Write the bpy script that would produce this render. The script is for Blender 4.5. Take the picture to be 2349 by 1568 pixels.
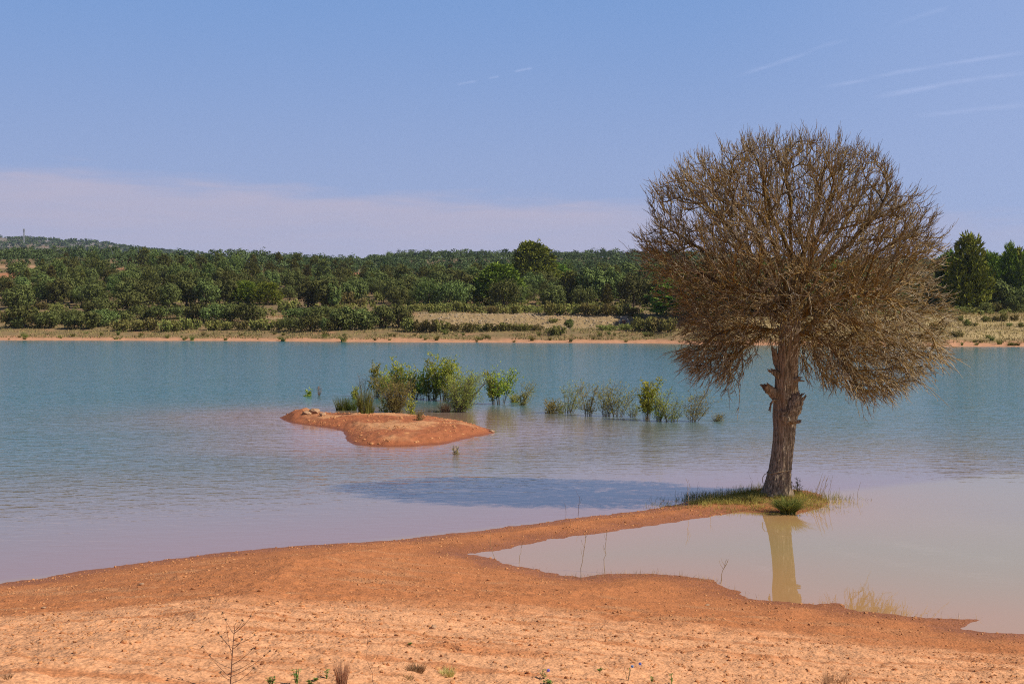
import bpy, math
import numpy as np
from mathutils import Vector

for o in list(bpy.data.objects):
    bpy.data.objects.remove(o)
SC = bpy.context.scene
COL = SC.collection
RNG = np.random.default_rng(11)
HAZE = 0.00006

# ----------------------------------------------------------------------------- camera
CAMH = 4.3
F = 50.0 / 36.0 * 2349.0            # focal length in the pixels of a 2349 x 1568 picture
TILT = math.atan(54.0 / F)
cam_d = bpy.data.cameras.new('camera')
cam = bpy.data.objects.new('camera', cam_d)
COL.objects.link(cam)
cam.location = (0, 0, CAMH)
cam.rotation_euler = (math.pi / 2 - TILT, 0, 0)
cam_d.lens = 50.0
cam_d.sensor_width = 36.0
cam_d.clip_start = 0.1
cam_d.clip_end = 80000.0
SC.camera = cam

# ----------------------------------------------------------------------------- sun, sky, exposure
TO_SUN = Vector((0.725, -0.250, 0.680)).normalized()
SUN_EL = math.asin(TO_SUN.z)
SUN_AZ = math.atan2(TO_SUN.x, TO_SUN.y)
sd_ = bpy.data.lights.new('sun', 'SUN')
sd_.energy = 5.0
sd_.angle = math.radians(0.5)
sd_.color = (1.0, 0.93, 0.82)
sun = bpy.data.objects.new('sun', sd_)
COL.objects.link(sun)
sun.rotation_euler = TO_SUN.to_track_quat('Z', 'Y').to_euler()
sun.location = TO_SUN * 200

SC.view_settings.view_transform = 'Standard'
SC.view_settings.look = 'None'
SC.view_settings.exposure = 0.12
SC.view_settings.gamma = 1.0
SC.view_settings.use_curve_mapping = False
SC.cycles.use_denoising = False
SC.cycles.use_adaptive_sampling = False
SC.cycles.filter_width = 1.1
SC.cycles.max_bounces = 8
SC.cycles.transparent_max_bounces = 12

world = bpy.data.worlds.new('World')
SC.world = world
world.use_nodes = True


class NT:
    """small helper to wire nodes"""
    def __init__(s, tree):
        s.t = tree
        tree.nodes.clear()

    def n(s, typ, ins=None, **kw):
        nd = s.t.nodes.new(typ)
        for k, v in kw.items():
            setattr(nd, k, v)
        for k, v in (ins or {}).items():
            sock = nd.inputs[k]
            if hasattr(v, 'is_output'):
                s.t.links.new(v, sock)
            else:
                sock.default_value = v
        return nd

    def math(s, op, a, b=0.0, c=0.0, clamp=False):
        nd = s.n('ShaderNodeMath', {0: a, 1: b, 2: c}, operation=op)
        nd.use_clamp = clamp
        return nd.outputs[0]

    def ss(s, x, lo, hi, a=0.0, b=1.0):
        nd = s.n('ShaderNodeMapRange', {'Value': x, 'From Min': lo, 'From Max': hi, 'To Min': a, 'To Max': b},
                 interpolation_type='SMOOTHSTEP')
        return nd.outputs[0]

    def noise(s, vec, scale, detail=3.0, rough=0.55, dist=0.0):
        nd = s.n('ShaderNodeTexNoise', {'Vector': vec, 'Scale': scale, 'Detail': detail, 'Roughness': rough, 'Distortion': dist})
        return nd.outputs['Fac']

    def mix(s, f, a, b, blend='MIX'):
        nd = s.n('ShaderNodeMix', data_type='RGBA', blend_type=blend)
        for i, v in ((0, f), (6, a), (7, b)):
            if hasattr(v, 'is_output'):
                s.t.links.new(v, nd.inputs[i])
            else:
                nd.inputs[i].default_value = v if i == 0 else (tuple(v) + (1.0,))[:4]
        return nd.outputs[2]


w = NT(world.node_tree)
sky = w.n('ShaderNodeTexSky', sky_type='NISHITA')
sky.sun_disc = False
sky.sun_elevation = SUN_EL
sky.sun_rotation = SUN_AZ
sky.altitude = 1000
sky.air_density = 1.0
sky.dust_density = 0.6
sky.ozone_density = 2.5
bg = w.n('ShaderNodeBackground', {'Color': sky.outputs[0], 'Strength': 0.052})
geo = w.n('ShaderNodeTexCoord')
sep = w.n('ShaderNodeSeparateXYZ', {0: geo.outputs['Generated']})
az = w.math('ARCTAN2', sep.outputs[0], sep.outputs[1])
el = w.math('ARCSINE', sep.outputs[2])
# low stratus / haze bank: its top edge falls from the west to the east
comb = w.n('ShaderNodeCombineXYZ', {0: w.math('MULTIPLY', az, 2.2), 1: w.math('MULTIPLY', el, 14.0), 2: 0.0})
nz = w.noise(comb.outputs[0], 2.6, 4, 0.55, 0.3)
comb2 = w.n('ShaderNodeCombineXYZ', {0: w.math('MULTIPLY', az, 6.0), 1: w.math('MULTIPLY', el, 46.0), 2: 3.0})
nz2 = w.noise(comb2.outputs[0], 2.0, 4, 0.55, 0.2)
edge = w.math('ADD', w.math('MULTIPLY', az, -0.045), 0.0845)
edge = w.math('ADD', edge, w.math('MULTIPLY', w.math('SUBTRACT', nz, 0.5), 0.022))
edge = w.math('ADD', edge, w.math('MULTIPLY', w.math('SUBTRACT', nz2, 0.5), 0.010))
dlt = w.math('SUBTRACT', edge, el)
m_band = w.ss(w.math('ADD', dlt, w.math('MULTIPLY', w.math('SUBTRACT', nz2, 0.5), 0.014)), -0.005, 0.014)
m_fade = w.ss(az, 0.02, 0.26, 1.0, 0.55)
m_band = w.math('MULTIPLY', m_band, m_fade)
m_band = w.math('MULTIPLY', m_band, w.math('MULTIPLY', w.ss(el, 0.01, 0.075, 0.35, 0.90), w.ss(nz2, 0.25, 0.75, 0.80, 1.08)))
cl = w.n('ShaderNodeBackground', {'Color': (0.470, 0.445, 0.575, 1), 'Strength': 1.0})
# a general thin lilac veil over the lower sky
grad = w.mix(w.ss(el, 0.00, 0.26), (0.365, 0.430, 0.665), (0.180, 0.330, 0.655))
grad = w.mix(w.math('MULTIPLY', w.ss(az, 0.10, 0.36), 0.45), grad, (0.355, 0.455, 0.740))
veil = w.ss(el, 0.55, 0.20, 0.0, 0.90)
cl2 = w.n('ShaderNodeBackground', {'Color': grad, 'Strength': 1.0})
m1 = w.n('ShaderNodeMixShader', {0: veil, 1: bg.outputs[0], 2: cl2.outputs[0]})
m2 = w.n('ShaderNodeMixShader', {0: m_band, 1: m1.outputs[0], 2: cl.outputs[0]})
w.n('ShaderNodeOutputWorld', {'Surface': m2.outputs[0]})

# ----------------------------------------------------------------------------- helpers: pixels, noise, meshes, tags
CT, ST = math.cos(TILT), math.sin(TILT)


def ray(u, v):
    x = (u - 1174.5) / F
    z = -(v - 784.0) / F
    return np.array([x, CT + z * ST, -ST + z * CT])


def on_plane(u, v, z=0.0):
    d = ray(u, v)
    t = (z - CAMH) / d[2]
    return np.array([d[0] * t, d[1] * t, z])


def at_y(u, v, y):
    d = ray(u, v)
    t = y / d[1]
    return np.array([d[0] * t, y, CAMH + d[2] * t])


_perm = np.random.default_rng(5).permutation(1024)
_grad = np.random.default_rng(6).uniform(0, 2 * np.pi, 1024)
_gx, _gy = np.cos(_grad), np.sin(_grad)


def perlin(x, y, seed=0):
    x = np.asarray(x, float) + seed * 37.31
    y = np.asarray(y, float) + seed * 91.7
    xi = np.floor(x).astype(np.int64)
    yi = np.floor(y).astype(np.int64)
    xf, yf = x - xi, y - yi
    u = xf * xf * xf * (xf * (xf * 6 - 15) + 10)
    v = yf * yf * yf * (yf * (yf * 6 - 15) + 10)

    def g(ix, iy, dx, dy):
        h = _perm[(_perm[ix & 1023] + iy) & 1023]
        return _gx[h] * dx + _gy[h] * dy
    a = g(xi, yi, xf, yf)
    b = g(xi + 1, yi, xf - 1, yf)
    c = g(xi, yi + 1, xf, yf - 1)
    d = g(xi + 1, yi + 1, xf - 1, yf - 1)
    return (a + u * (b - a)) + v * ((c + u * (d - c)) - (a + u * (b - a)))


def fbm(x, y, oct=4, seed=0, gain=0.5):
    s, a, f = 0.0, 1.0, 1.0
    for i in range(oct):
        s = s + a * perlin(np.asarray(x) * f, np.asarray(y) * f, seed + i)
        a *= gain
        f *= 2.03
    return s


def sstep(a, b, x):
    t = np.clip((x - a) / (b - a), 0, 1)
    return t * t * (3 - 2 * t)


def nrm(a):
    return a / np.maximum(np.linalg.norm(a, axis=-1, keepdims=True), 1e-9)


class MB:
    """collects vertices and faces and links them as one mesh object"""
    def __init__(s):
        s.v, s.f, s.a, s.m, s.n = [], [], [], [], 0

    def add(s, verts, faces, attr=None, mat=0):
        verts = np.asarray(verts, float).reshape(-1, 3)
        faces = np.asarray(faces, np.int64)
        s.v.append(verts)
        s.f.append(faces + s.n)
        s.m.append(np.full(len(faces), mat, np.int32))
        if attr is None:
            attr = np.zeros(len(verts))
        s.a.append(np.broadcast_to(np.asarray(attr, float), (len(verts),)))
        s.n += len(verts)

    def mesh(s, name, mats, smooth=True, attr='tint'):
        me = bpy.data.meshes.new(name)
        V = np.concatenate(s.v) if s.v else np.zeros((0, 3))
        me.vertices.add(len(V))
        me.vertices.foreach_set('co', V.astype(np.float32).ravel())
        li = np.concatenate([f.ravel() for f in s.f])
        tot = np.concatenate([np.full(len(f), f.shape[1], np.int32) for f in s.f])
        st = np.concatenate([[0], np.cumsum(tot)[:-1]]).astype(np.int32)
        me.loops.add(len(li))
        me.loops.foreach_set('vertex_index', li.astype(np.int32))
        me.polygons.add(len(tot))
        me.polygons.foreach_set('loop_start', st)
        me.polygons.foreach_set('loop_total', tot)
        me.polygons.foreach_set('material_index', np.concatenate(s.m))
        me.polygons.foreach_set('use_smooth', np.full(len(tot), smooth, bool))
        at = me.attributes.new(attr, 'FLOAT', 'POINT')
        at.data.foreach_set('value', np.concatenate(s.a).astype(np.float32))
        for m in (mats if isinstance(mats, (list, tuple)) else [mats]):
            me.materials.append(m)
        me.update(calc_edges=True)
        return me

    def build(s, name, mats, parent=None, smooth=True, loc=None):
        return link(name, s.mesh(name, mats, smooth), parent, loc)


def link(name, me, parent=None, loc=None):
    o = bpy.data.objects.new(name, me)
    COL.objects.link(o)
    if parent is not None:
        o.parent = parent
    if loc is not None:
        o.location = loc
    return o


def tag(o, label=None, cat=None, group=None, kind=None):
    if label:
        o['label'] = label
    if cat:
        o['category'] = cat
    if group:
        o['group'] = group
    if kind:
        o['kind'] = kind
    return o


def empty(name, loc):
    o = bpy.data.objects.new(name, None)
    COL.objects.link(o)
    o.location = loc
    o.empty_display_size = 0.2
    return o


def copy_tree(o, loc, rz=0.0, sc=1.0):
    c = o.copy()
    COL.objects.link(c)
    c.location = loc
    c.rotation_euler = (0, 0, rz)
    c.scale = (sc, sc, sc) if np.isscalar(sc) else sc
    for ch in list(o.children):
        d = ch.copy()
        COL.objects.link(d)
        d.parent = c
        for g in list(ch.children):
            e = g.copy()
            COL.objects.link(e)
            e.parent = d
    return c


ORD = ['zeroth', 'first', 'second', 'third', 'fourth', 'fifth', 'sixth', 'seventh', 'eighth', 'ninth', 'tenth', 'eleventh', 'twelfth',
       'thirteenth', 'fourteenth', 'fifteenth', 'sixteenth', 'seventeenth', 'eighteenth', 'nineteenth', 'twentieth']


def ordinal(i, n):
    """place in a row counted from the nearer end"""
    if i == 0:
        return 'leftmost'
    if i == n - 1:
        return 'rightmost'
    def w_(k):
        tens = ['', '', 'twenty', 'thirty', 'forty', 'fifty']
        if k <= 20:
            return ORD[k]
        return tens[k // 10] + ('-' + ORD[k % 10] if k % 10 else '') if k % 10 else {30: 'thirtieth', 40: 'fortieth', 50: 'fiftieth'}[k]
    if i + 1 <= (n + 1) // 2:
        return w_(i + 1) + ' from left'
    return w_(n - i) + ' from right'


# ----------------------------------------------------------------------------- materials
def new_mat(name):
    m = bpy.data.materials.new(name)
    m.use_nodes = True
    return m, NT(m.node_tree)


def leaf_mat(name, ca, cb, trans=0.25, rnd=0.25, scale=0.6, rough=0.6, spec=0.03):
    m, t = new_mat(name)
    at = t.n('ShaderNodeAttribute', attribute_name='tint')
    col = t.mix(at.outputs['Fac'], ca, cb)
    oi = t.n('ShaderNodeObjectInfo')
    g = t.n('ShaderNodeNewGeometry')
    nz = t.noise(g.outputs['Position'], scale, 2)
    k = t.math('ADD', t.math('MULTIPLY', oi.outputs['Random'], rnd), 1.0 - rnd * 0.5)
    k = t.math('MULTIPLY', k, t.ss(nz, 0.3, 0.7, 0.8, 1.2))
    k3 = t.n('ShaderNodeCombineColor', {0: k, 1: k, 2: k})
    col = t.mix(1.0, col, k3.outputs[0], 'MULTIPLY')
    hs = t.n('ShaderNodeHueSaturation', {'Hue': t.math('ADD', t.math('MULTIPLY', oi.outputs['Random'], 0.080), 0.450), 'Color': col})
    p = t.n('ShaderNodeBsdfPrincipled', {'Base Color': hs.outputs[0], 'Roughness': rough, 'Specular IOR Level': spec})
    tr = t.n('ShaderNodeBsdfTranslucent', {'Color': hs.outputs[0]})
    mx = t.n('ShaderNodeMixShader', {0: trans, 1: p.outputs[0], 2: tr.outputs[0]})
    t.n('ShaderNodeOutputMaterial', {'Surface': mx.outputs[0]})
    return m


def plain_mat(name, ca, cb, scale=8.0, rough=0.9, bump=0.0, detail=4, stretch=None, attr=True):
    m, t = new_mat(name)
    tc = t.n('ShaderNodeTexCoord')
    vec = tc.outputs['Object']
    if stretch:
        vec = t.n('ShaderNodeMapping', {'Vector': vec, 'Scale': stretch}).outputs[0]
    nz = t.noise(vec, scale, detail)
    f = t.ss(nz, 0.32, 0.68)
    if attr:
        at = t.n('ShaderNodeAttribute', attribute_name='tint')
        f = t.math('ADD', t.math('MULTIPLY', f, 0.6), t.math('MULTIPLY', at.outputs['Fac'], 0.4), clamp=True)
    col = t.mix(f, ca, cb)
    ins = {'Base Color': col, 'Roughness': rough, 'Specular IOR Level': 0.15}
    if bump:
        b = t.n('ShaderNodeBump', {'Height': nz, 'Strength': 1.0, 'Distance': bump})
        ins['Normal'] = b.outputs[0]
    p = t.n('ShaderNodeBsdfPrincipled', ins)
    t.n('ShaderNodeOutputMaterial', {'Surface': p.outputs[0]})
    return m


M_OAK = leaf_mat('oak_leaves', (0.028, 0.043, 0.012), (0.190, 0.218, 0.064), 0.04, 0.8)
M_PINE = leaf_mat('pine_needles', (0.055, 0.105, 0.013), (0.310, 0.410, 0.060), 0.06, 0.3)
M_PINE2 = leaf_mat('dull_pine_needles', (0.045, 0.066, 0.018), (0.240, 0.275, 0.080), 0.05, 0.7)
M_JUN = leaf_mat('juniper_leaves', (0.055, 0.064, 0.014), (0.260, 0.255, 0.066), 0.05, 0.7)
M_SHRUB = leaf_mat('rockrose_leaves', (0.095, 0.110, 0.026), (0.290, 0.280, 0.080), 0.15, 0.6)
M_FAR = leaf_mat('distant_leaves', (0.032, 0.052, 0.019), (0.135, 0.170, 0.064), 0.05, 0.2, 0.08)
M_POP = leaf_mat('poplar_leaves', (0.200, 0.270, 0.028), (0.680, 0.660, 0.120), 0.45, 0.25, 2.0, 0.45)
M_WIL = leaf_mat('willow_leaves', (0.240, 0.255, 0.050), (0.680, 0.630, 0.170), 0.45, 0.3, 2.0)
M_RUSH = leaf_mat('rush_blades', (0.075, 0.115, 0.022), (0.260, 0.250, 0.070), 0.25, 0.3, 2.0)
M_DRY = leaf_mat('dry_grass_blades', (0.330, 0.235, 0.100), (0.560, 0.420, 0.200), 0.25, 0.3, 2.0)
M_DGRASS = leaf_mat('bank_grass_blades', (0.150, 0.150, 0.055), (0.400, 0.290, 0.130), 0.2, 0.2, 0.1)
M_SPITG = leaf_mat('spit_grass_blades', (0.150, 0.150, 0.028), (0.460, 0.340, 0.100), 0.25, 0.3, 1.5)
M_OLIVE = leaf_mat('olive_grass_blades', (0.230, 0.190, 0.065), (0.480, 0.380, 0.160), 0.3, 0.3, 2.0)
M_WEED = leaf_mat('weed_leaves', (0.09, 0.19, 0.04), (0.24, 0.38, 0.09), 0.3, 0.3, 4.0)
M_FLOWER = leaf_mat('blue_petals', (0.12, 0.16, 0.60), (0.22, 0.26, 0.75), 0.3, 0.2, 4.0)
M_BARK = plain_mat('brown_bark', (0.055, 0.040, 0.028), (0.15, 0.11, 0.08), 6, bump=0.02)
M_STEM = plain_mat('grey_brown_stems', (0.10, 0.075, 0.05), (0.26, 0.20, 0.14), 6)
M_DRYSTEM = plain_mat('dry_dark_stem', (0.085, 0.045, 0.035), (0.20, 0.12, 0.09), 20)
M_STALK = plain_mat('straw_stalks', (0.26, 0.18, 0.08), (0.46, 0.34, 0.17), 10)
M_PEB = plain_mat('clay_pebbles', (0.42, 0.175, 0.070), (0.58, 0.285, 0.125), 2.2, bump=0.003)
M_CLOD = plain_mat('damp_clay_clods', (0.29, 0.110, 0.043), (0.45, 0.195, 0.085), 3.0, bump=0.004)
M_ROCK = plain_mat('pale_rock', (0.28, 0.155, 0.085), (0.48, 0.30, 0.18), 9, bump=0.01)
M_RIP = plain_mat('riprap_rock', (0.24, 0.18, 0.11), (0.44, 0.34, 0.22), 0.9, bump=0.04)
M_CONC = plain_mat('weathered_concrete', (0.24, 0.22, 0.20), (0.40, 0.37, 0.33), 2.5, bump=0.01)
M_PIPE = plain_mat('orange_pipe_plastic', (0.50, 0.12, 0.05), (0.62, 0.18, 0.08), 2.5)
M_METAL = plain_mat('galvanised_steel', (0.20, 0.21, 0.22), (0.34, 0.35, 0.36), 1.0, rough=0.5)
M_ROPE = plain_mat('pale_rope', (0.42, 0.30, 0.17), (0.62, 0.48, 0.30), 60)

# ----------------------------------------------------------------------------- terrain functions
BEACH_PX = [(0, 1338), (120, 1322), (250, 1300), (400, 1278), (560, 1261), (750, 1247), (900, 1239), (1000, 1227), (1100, 1217),
            (1200, 1203), (1320, 1187), (1450, 1173), (1520, 1162), (1580, 1152), (1640, 1142), (1690, 1130), (1745, 1121), (1800, 1119),
            (1850, 1124), (1885, 1134), (1888, 1144), (1868, 1156), (1850, 1172), (1815, 1180), (1770, 1175), (1700, 1174), (1600, 1188),
            (1500, 1203), (1400, 1217), (1300, 1233), (1200, 1249), (1130, 1263), (1075, 1270), (1140, 1280), (1172, 1296), (1240, 1305),
            (1290, 1320), (1330, 1323), (1400, 1315), (1490, 1315), (1580, 1322), (1640, 1330), (1650, 1340), (1705, 1357), (1690, 1366),
            (1760, 1378), (1850, 1382), (1930, 1384), (1960, 1400), (2080, 1412), (2160, 1416), (2238, 1420), (2212, 1440), (2250, 1448),
            (2349, 1453)]
BEACH = [on_plane(*p)[:2] for p in BEACH_PX]
BEACH = np.array([(-600, -60), (-200, -5), (-40, 17.0)] + [tuple(p) for p in BEACH] + [(14, 17.6), (40, 14), (200, -5), (600, -60),
                 (600, -4500), (-600, -4500)])
ISLAND_PX = [(643, 957), (672, 951), (720, 952), (790, 957), (850, 957), (930, 957), (1000, 961), (1060, 968), (1100, 977), (1128, 986), (1137, 993),
             (1090, 1001), (1020, 1018), (950, 1023), (870, 1024), (815, 1020), (796, 1009), (786, 990), (760, 981), (710, 976), (670, 970)]
ISLAND = np.array([on_plane(*p)[:2] for p in ISLAND_PX])


def sdf(px, py, poly):
    """signed distance to a closed polygon, positive inside"""
    px = np.asarray(px, float).ravel()
    py = np.asarray(py, float).ravel()
    out = np.empty(len(px))
    n = len(poly)
    for s in range(0, len(px), 60000):
        x, y = px[s:s + 60000], py[s:s + 60000]
        d = np.full(len(x), 1e18)
        ins = np.zeros(len(x), bool)
        for i in range(n):
            ax, ay = poly[i]
            bx, by = poly[(i + 1) % n]
            ex, ey = bx - ax, by - ay
            wx, wy = x - ax, y - ay
            t = np.clip((wx * ex + wy * ey) / (ex * ex + ey * ey + 1e-12), 0, 1)
            d = np.minimum(d, (wx - t * ex) ** 2 + (wy - t * ey) ** 2)
            c = (ay > y) != (by > y)
            if abs(ey) > 1e-12:
                ins ^= c & (x < ax + (y - ay) / ey * ex)
        out[s:s + 60000] = np.where(ins, 1, -1) * np.sqrt(d)
    return out


SH_U = np.array([-6000, 0, 590, 800, 1000, 1500, 1600, 1900, 2170, 2349, 8000], float)
SH_V = np.array([781, 780, 782, 784, 785, 787, 790, 793, 795, 795, 800], float)
SH_A = (SH_U - 1174.5) / F
SH_Y = np.array([F * CAMH / (v - 730.0) for v in SH_V])


def yshore(x, y):
    a = x / np.maximum(y, 1.0)
    return np.interp(a, SH_A, SH_Y) + 1.6 * perlin(a * 60, a * 0 + 0.5, 3) + 0.5 * perlin(a * 400, a * 0 + 0.5, 4)


A_ = lambda u: (u - 1174.5) / F
TREE_XY = at_y(1785, 1138, 33.2)[:2]
TRACKS = [(-7.0, 14.55, 9.0, 15.1, 0.28), (-8.0, 16.6, 4.0, 16.9, 0.22), (-3.0, 13.6, 9.0, 13.9, 0.2)]


def near_h(x, y):
    """red clay beach, spit and lake bed close to the camera"""
    sd = sdf(x, y, BEACH)
    sp = np.maximum(sd, 0)
    h = 0.08 * sp + 0.05 * np.maximum(sp - 1.5, 0)
    h = np.where(h > 2.4, 2.4 + (h - 2.4) * 0.25, h)
    h = np.minimum(h, 4.0)
    d = np.maximum(-sd, 0)
    bed = -(0.05 * d + 0.03 * np.maximum(d - 6, 0))
    bed = np.maximum(bed, -4.0)
    h = np.where(sd > 0, h, bed)
    dt = np.hypot(x - TREE_XY[0], (y - TREE_XY[1]) * 0.9)
    h = h + 0.12 * np.exp(-(dt / 0.75) ** 2)
    rough = sstep(-0.6, 0.8, sd)
    grow = sstep(0.3, 4.0, sd)
    n1 = fbm(x * 0.5, y * 0.5, 3, 21)
    n2 = fbm(x * 2.2, y * 2.6, 3, 31)
    n3 = fbm(x * 9.0, y * 11.0, 3, 41)
    h = h + rough * (0.035 * n1 * grow + 0.020 * n1 + (0.020 + 0.014 * grow) * n2 + (0.009 + 0.011 * grow) * n3)
    # wheel ruts along the beach
    for (x0, y0, x1, y1, wd) in TRACKS:
        yl = y0 + (x - x0) / (x1 - x0) * (y1 - y0) + 0.06 * np.sin(x * 0.9)
        k = np.exp(-((y - yl) / (wd * 0.5)) ** 2) * sstep(x0 - 1, x0 + 1, x) * (1 - sstep(x1 - 1, x1 + 1, x))
        h = h - 0.02 * k + 0.03 * k * np.abs(fbm(x * 7, y * 7, 2, 55))
    return h, sd


PRINTS = [(u, v) for u, v in [(1895, 1412), (1925, 1416), (1960, 1424), (2000, 1428), (2035, 1424), (2068, 1430), (2105, 1436), (2140, 1432),
                              (2175, 1440), (2030, 1452), (2110, 1458), (1700, 1372), (1740, 1392), (2280, 1462), (2200, 1462), (2320, 1474)]]
PR_XY = np.array([on_plane(u, v, 0.25)[:2] for u, v in PRINTS])

S_K = np.array([-1e4, 0, 4, 14, 24, 30, 42, 60, 100, 200, 320, 420, 600, 900, 1050, 1400, 2200, 3000, 5000], float)
Z_L = np.array([-4, 0, .35, 1.4, 2.2, 2.7, 4.0, 5.2, 8.5, 17, 26, 31, 33, 28, 26, 24, 24, 24, 24], float)
Z_C = np.array([-4, 0, .35, 1.4, 2.1, 2.4, 5.2, 5.5, 7.6, 14, 20, 25, 36, 53, 57, 48, 40, 40, 40], float)
Z_R = np.array([-4, 0, .35, 1.6, 2.6, 3.2, 4.4, 5.2, 6.0, 10, 16, 22, 32, 46, 50, 42, 38, 38, 38], float)


def far_h(x, y):
    s = y - yshore(x, y)
    a = x / np.maximum(y, 1.0)
    zl, zc, zr = (np.interp(s, S_K, z) for z in (Z_L, Z_C, Z_R))
    k = sstep(A_(560), A_(960), a)
    k2 = sstep(A_(1500), A_(1900), a)
    z = zl * (1 - k) + zc * k * (1 - k2) + zr * k2
    z = z + 2.2 * sstep(200, 380, s) * (1 - sstep(900, 1300, s)) * (1 - sstep(A_(120), A_(430), a))
    ridge = np.interp(a, [A_(-900), A_(0), A_(230), A_(450), A_(700)], [245, 181, 167, 146, 110])
    far = sstep(1700, 2900, s) * (1 - 0.4 * sstep(3000, 4200, s)) * ridge * (1 - sstep(A_(450), A_(900), a))
    z = np.maximum(z, far)
    on = sstep(0.5, 14, s)
    z = z + on * (0.22 * fbm(x * 0.11, y * 0.11, 3, 61)) + sstep(120, 320, s) * 2.2 * fbm(x * 0.010, y * 0.010, 2, 71)
    z = z + sstep(1700, 2500, s) * 6.0 * fbm(x * 0.006, y * 0.006, 3, 81)
    return np.where(s < 0, np.maximum(s * 0.1, -4.0), z), s


def ground_h(x, y):
    x = np.atleast_1d(np.asarray(x, float))
    y = np.atleast_1d(np.asarray(y, float))
    r = np.hypot(x, y)
    near = (r < 95) | (y < 60)
    h = np.empty(len(x))
    sd = np.full(len(x), -50.0)
    s = np.full(len(x), -100.0)
    if near.any():
        h[near], sd[near] = near_h(x[near], y[near])
    if (~near).any():
        h[~near], s[~near] = far_h(x[~near], y[~near])
    return h, sd, s


def on_ground(u, v, tmin=8, tmax=1600):
    d = ray(u, v)
    t = np.geomspace(tmin, tmax, 2200)
    P = d[None] * t[:, None] + np.array([0, 0, CAMH])
    h = np.maximum(ground_h(P[:, 0], P[:, 1])[0], -4)
    under = np.nonzero(P[:, 2] < h)[0]
    i = under[0] if len(under) else len(t) - 1
    if i > 0:
        g0, g1 = P[i - 1, 2] - h[i - 1], P[i, 2] - h[i]
        k = g0 / (g0 - g1 + 1e-9)
        p = P[i - 1] + (P[i] - P[i - 1]) * k
    else:
        p = P[0]
    p[2] = ground_h(p[:1], p[1:2])[0][0]
    return p


# ----------------------------------------------------------------------------- ground sheet
def polar_grid(rows, front, n_front, n_side, full=True, side_max=math.pi):
    af = np.linspace(-front, front, n_front)
    if n_side:
        k = np.linspace(0, 1, n_side + 1)[1:] ** 1.6
        ar = front + k * (side_max - front)
        if full:
            ar = ar[:-1] if n_side > 1 else ar
        ang = np.concatenate([-ar[::-1], af, ar])
        if full:
            ang = np.concatenate([[-math.pi], ang])
    else:
        ang = af
    R, A = np.meshgrid(rows, ang, indexing='ij')
    X, Y = R * np.sin(A), R * np.cos(A)
    nr, nc = R.shape
    i, j = np.meshgrid(np.arange(nr - 1), np.arange(nc - 1 + (1 if full else 0)), indexing='ij')
    j2 = (j + 1) % nc
    faces = np.stack([i * nc + j, i * nc + j2, (i + 1) * nc + j2, (i + 1) * nc + j], -1).reshape(-1, 4)[:, ::-1]
    return X.ravel(), Y.ravel(), faces


FRONT = math.radians(23.0)
rows = np.concatenate([np.linspace(0.5, 8.8, 14), np.geomspace(9.0, 42, 620), np.geomspace(42.5, 205, 70), np.linspace(207, 430, 230),
                       np.geomspace(434, 1500, 130), np.geomspace(1530, 4200, 60)])
GX, GY, GF = polar_grid(rows, FRONT, 700, 44)
GZ, GSD, GS = ground_h(GX, GY)

DRYLINE = np.array([on_ground(u, v, 8, 60)[:2] for u, v, z in [(0, 1420, .35), (150, 1400, .4), (350, 1385, .45), (600, 1382, .45), (850, 1384, .5),
                    (1050, 1392, .5), (1250, 1405, .5), (1450, 1424, .5), (1650, 1446, .5), (1900, 1470, .45), (2150, 1490, .4), (2349, 1512, .4)]])


def mixc(a, b, k):
    return a * (1 - k[:, None]) + b * k[:, None]


PATCHES = [(-10, 632, 95, 22, (0.40, 0.175, 0.085)), (40, 612, 60, 8, (0.40, 0.24, 0.13)), (45, 648, 60, 5, (0.52, 0.38, 0.21)), (312, 616, 36, 9, (0.44, 0.17, 0.085)),
           (318, 632, 34, 10, (0.56, 0.43, 0.25)), (215, 634, 14, 10, (0.50, 0.36, 0.20)), (600, 640, 70, 18, (0.26, 0.17, 0.10)),
           (800, 628, 60, 12, (0.38, 0.16, 0.085)), (640, 690, 60, 10, (0.36, 0.22, 0.12))]


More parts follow.
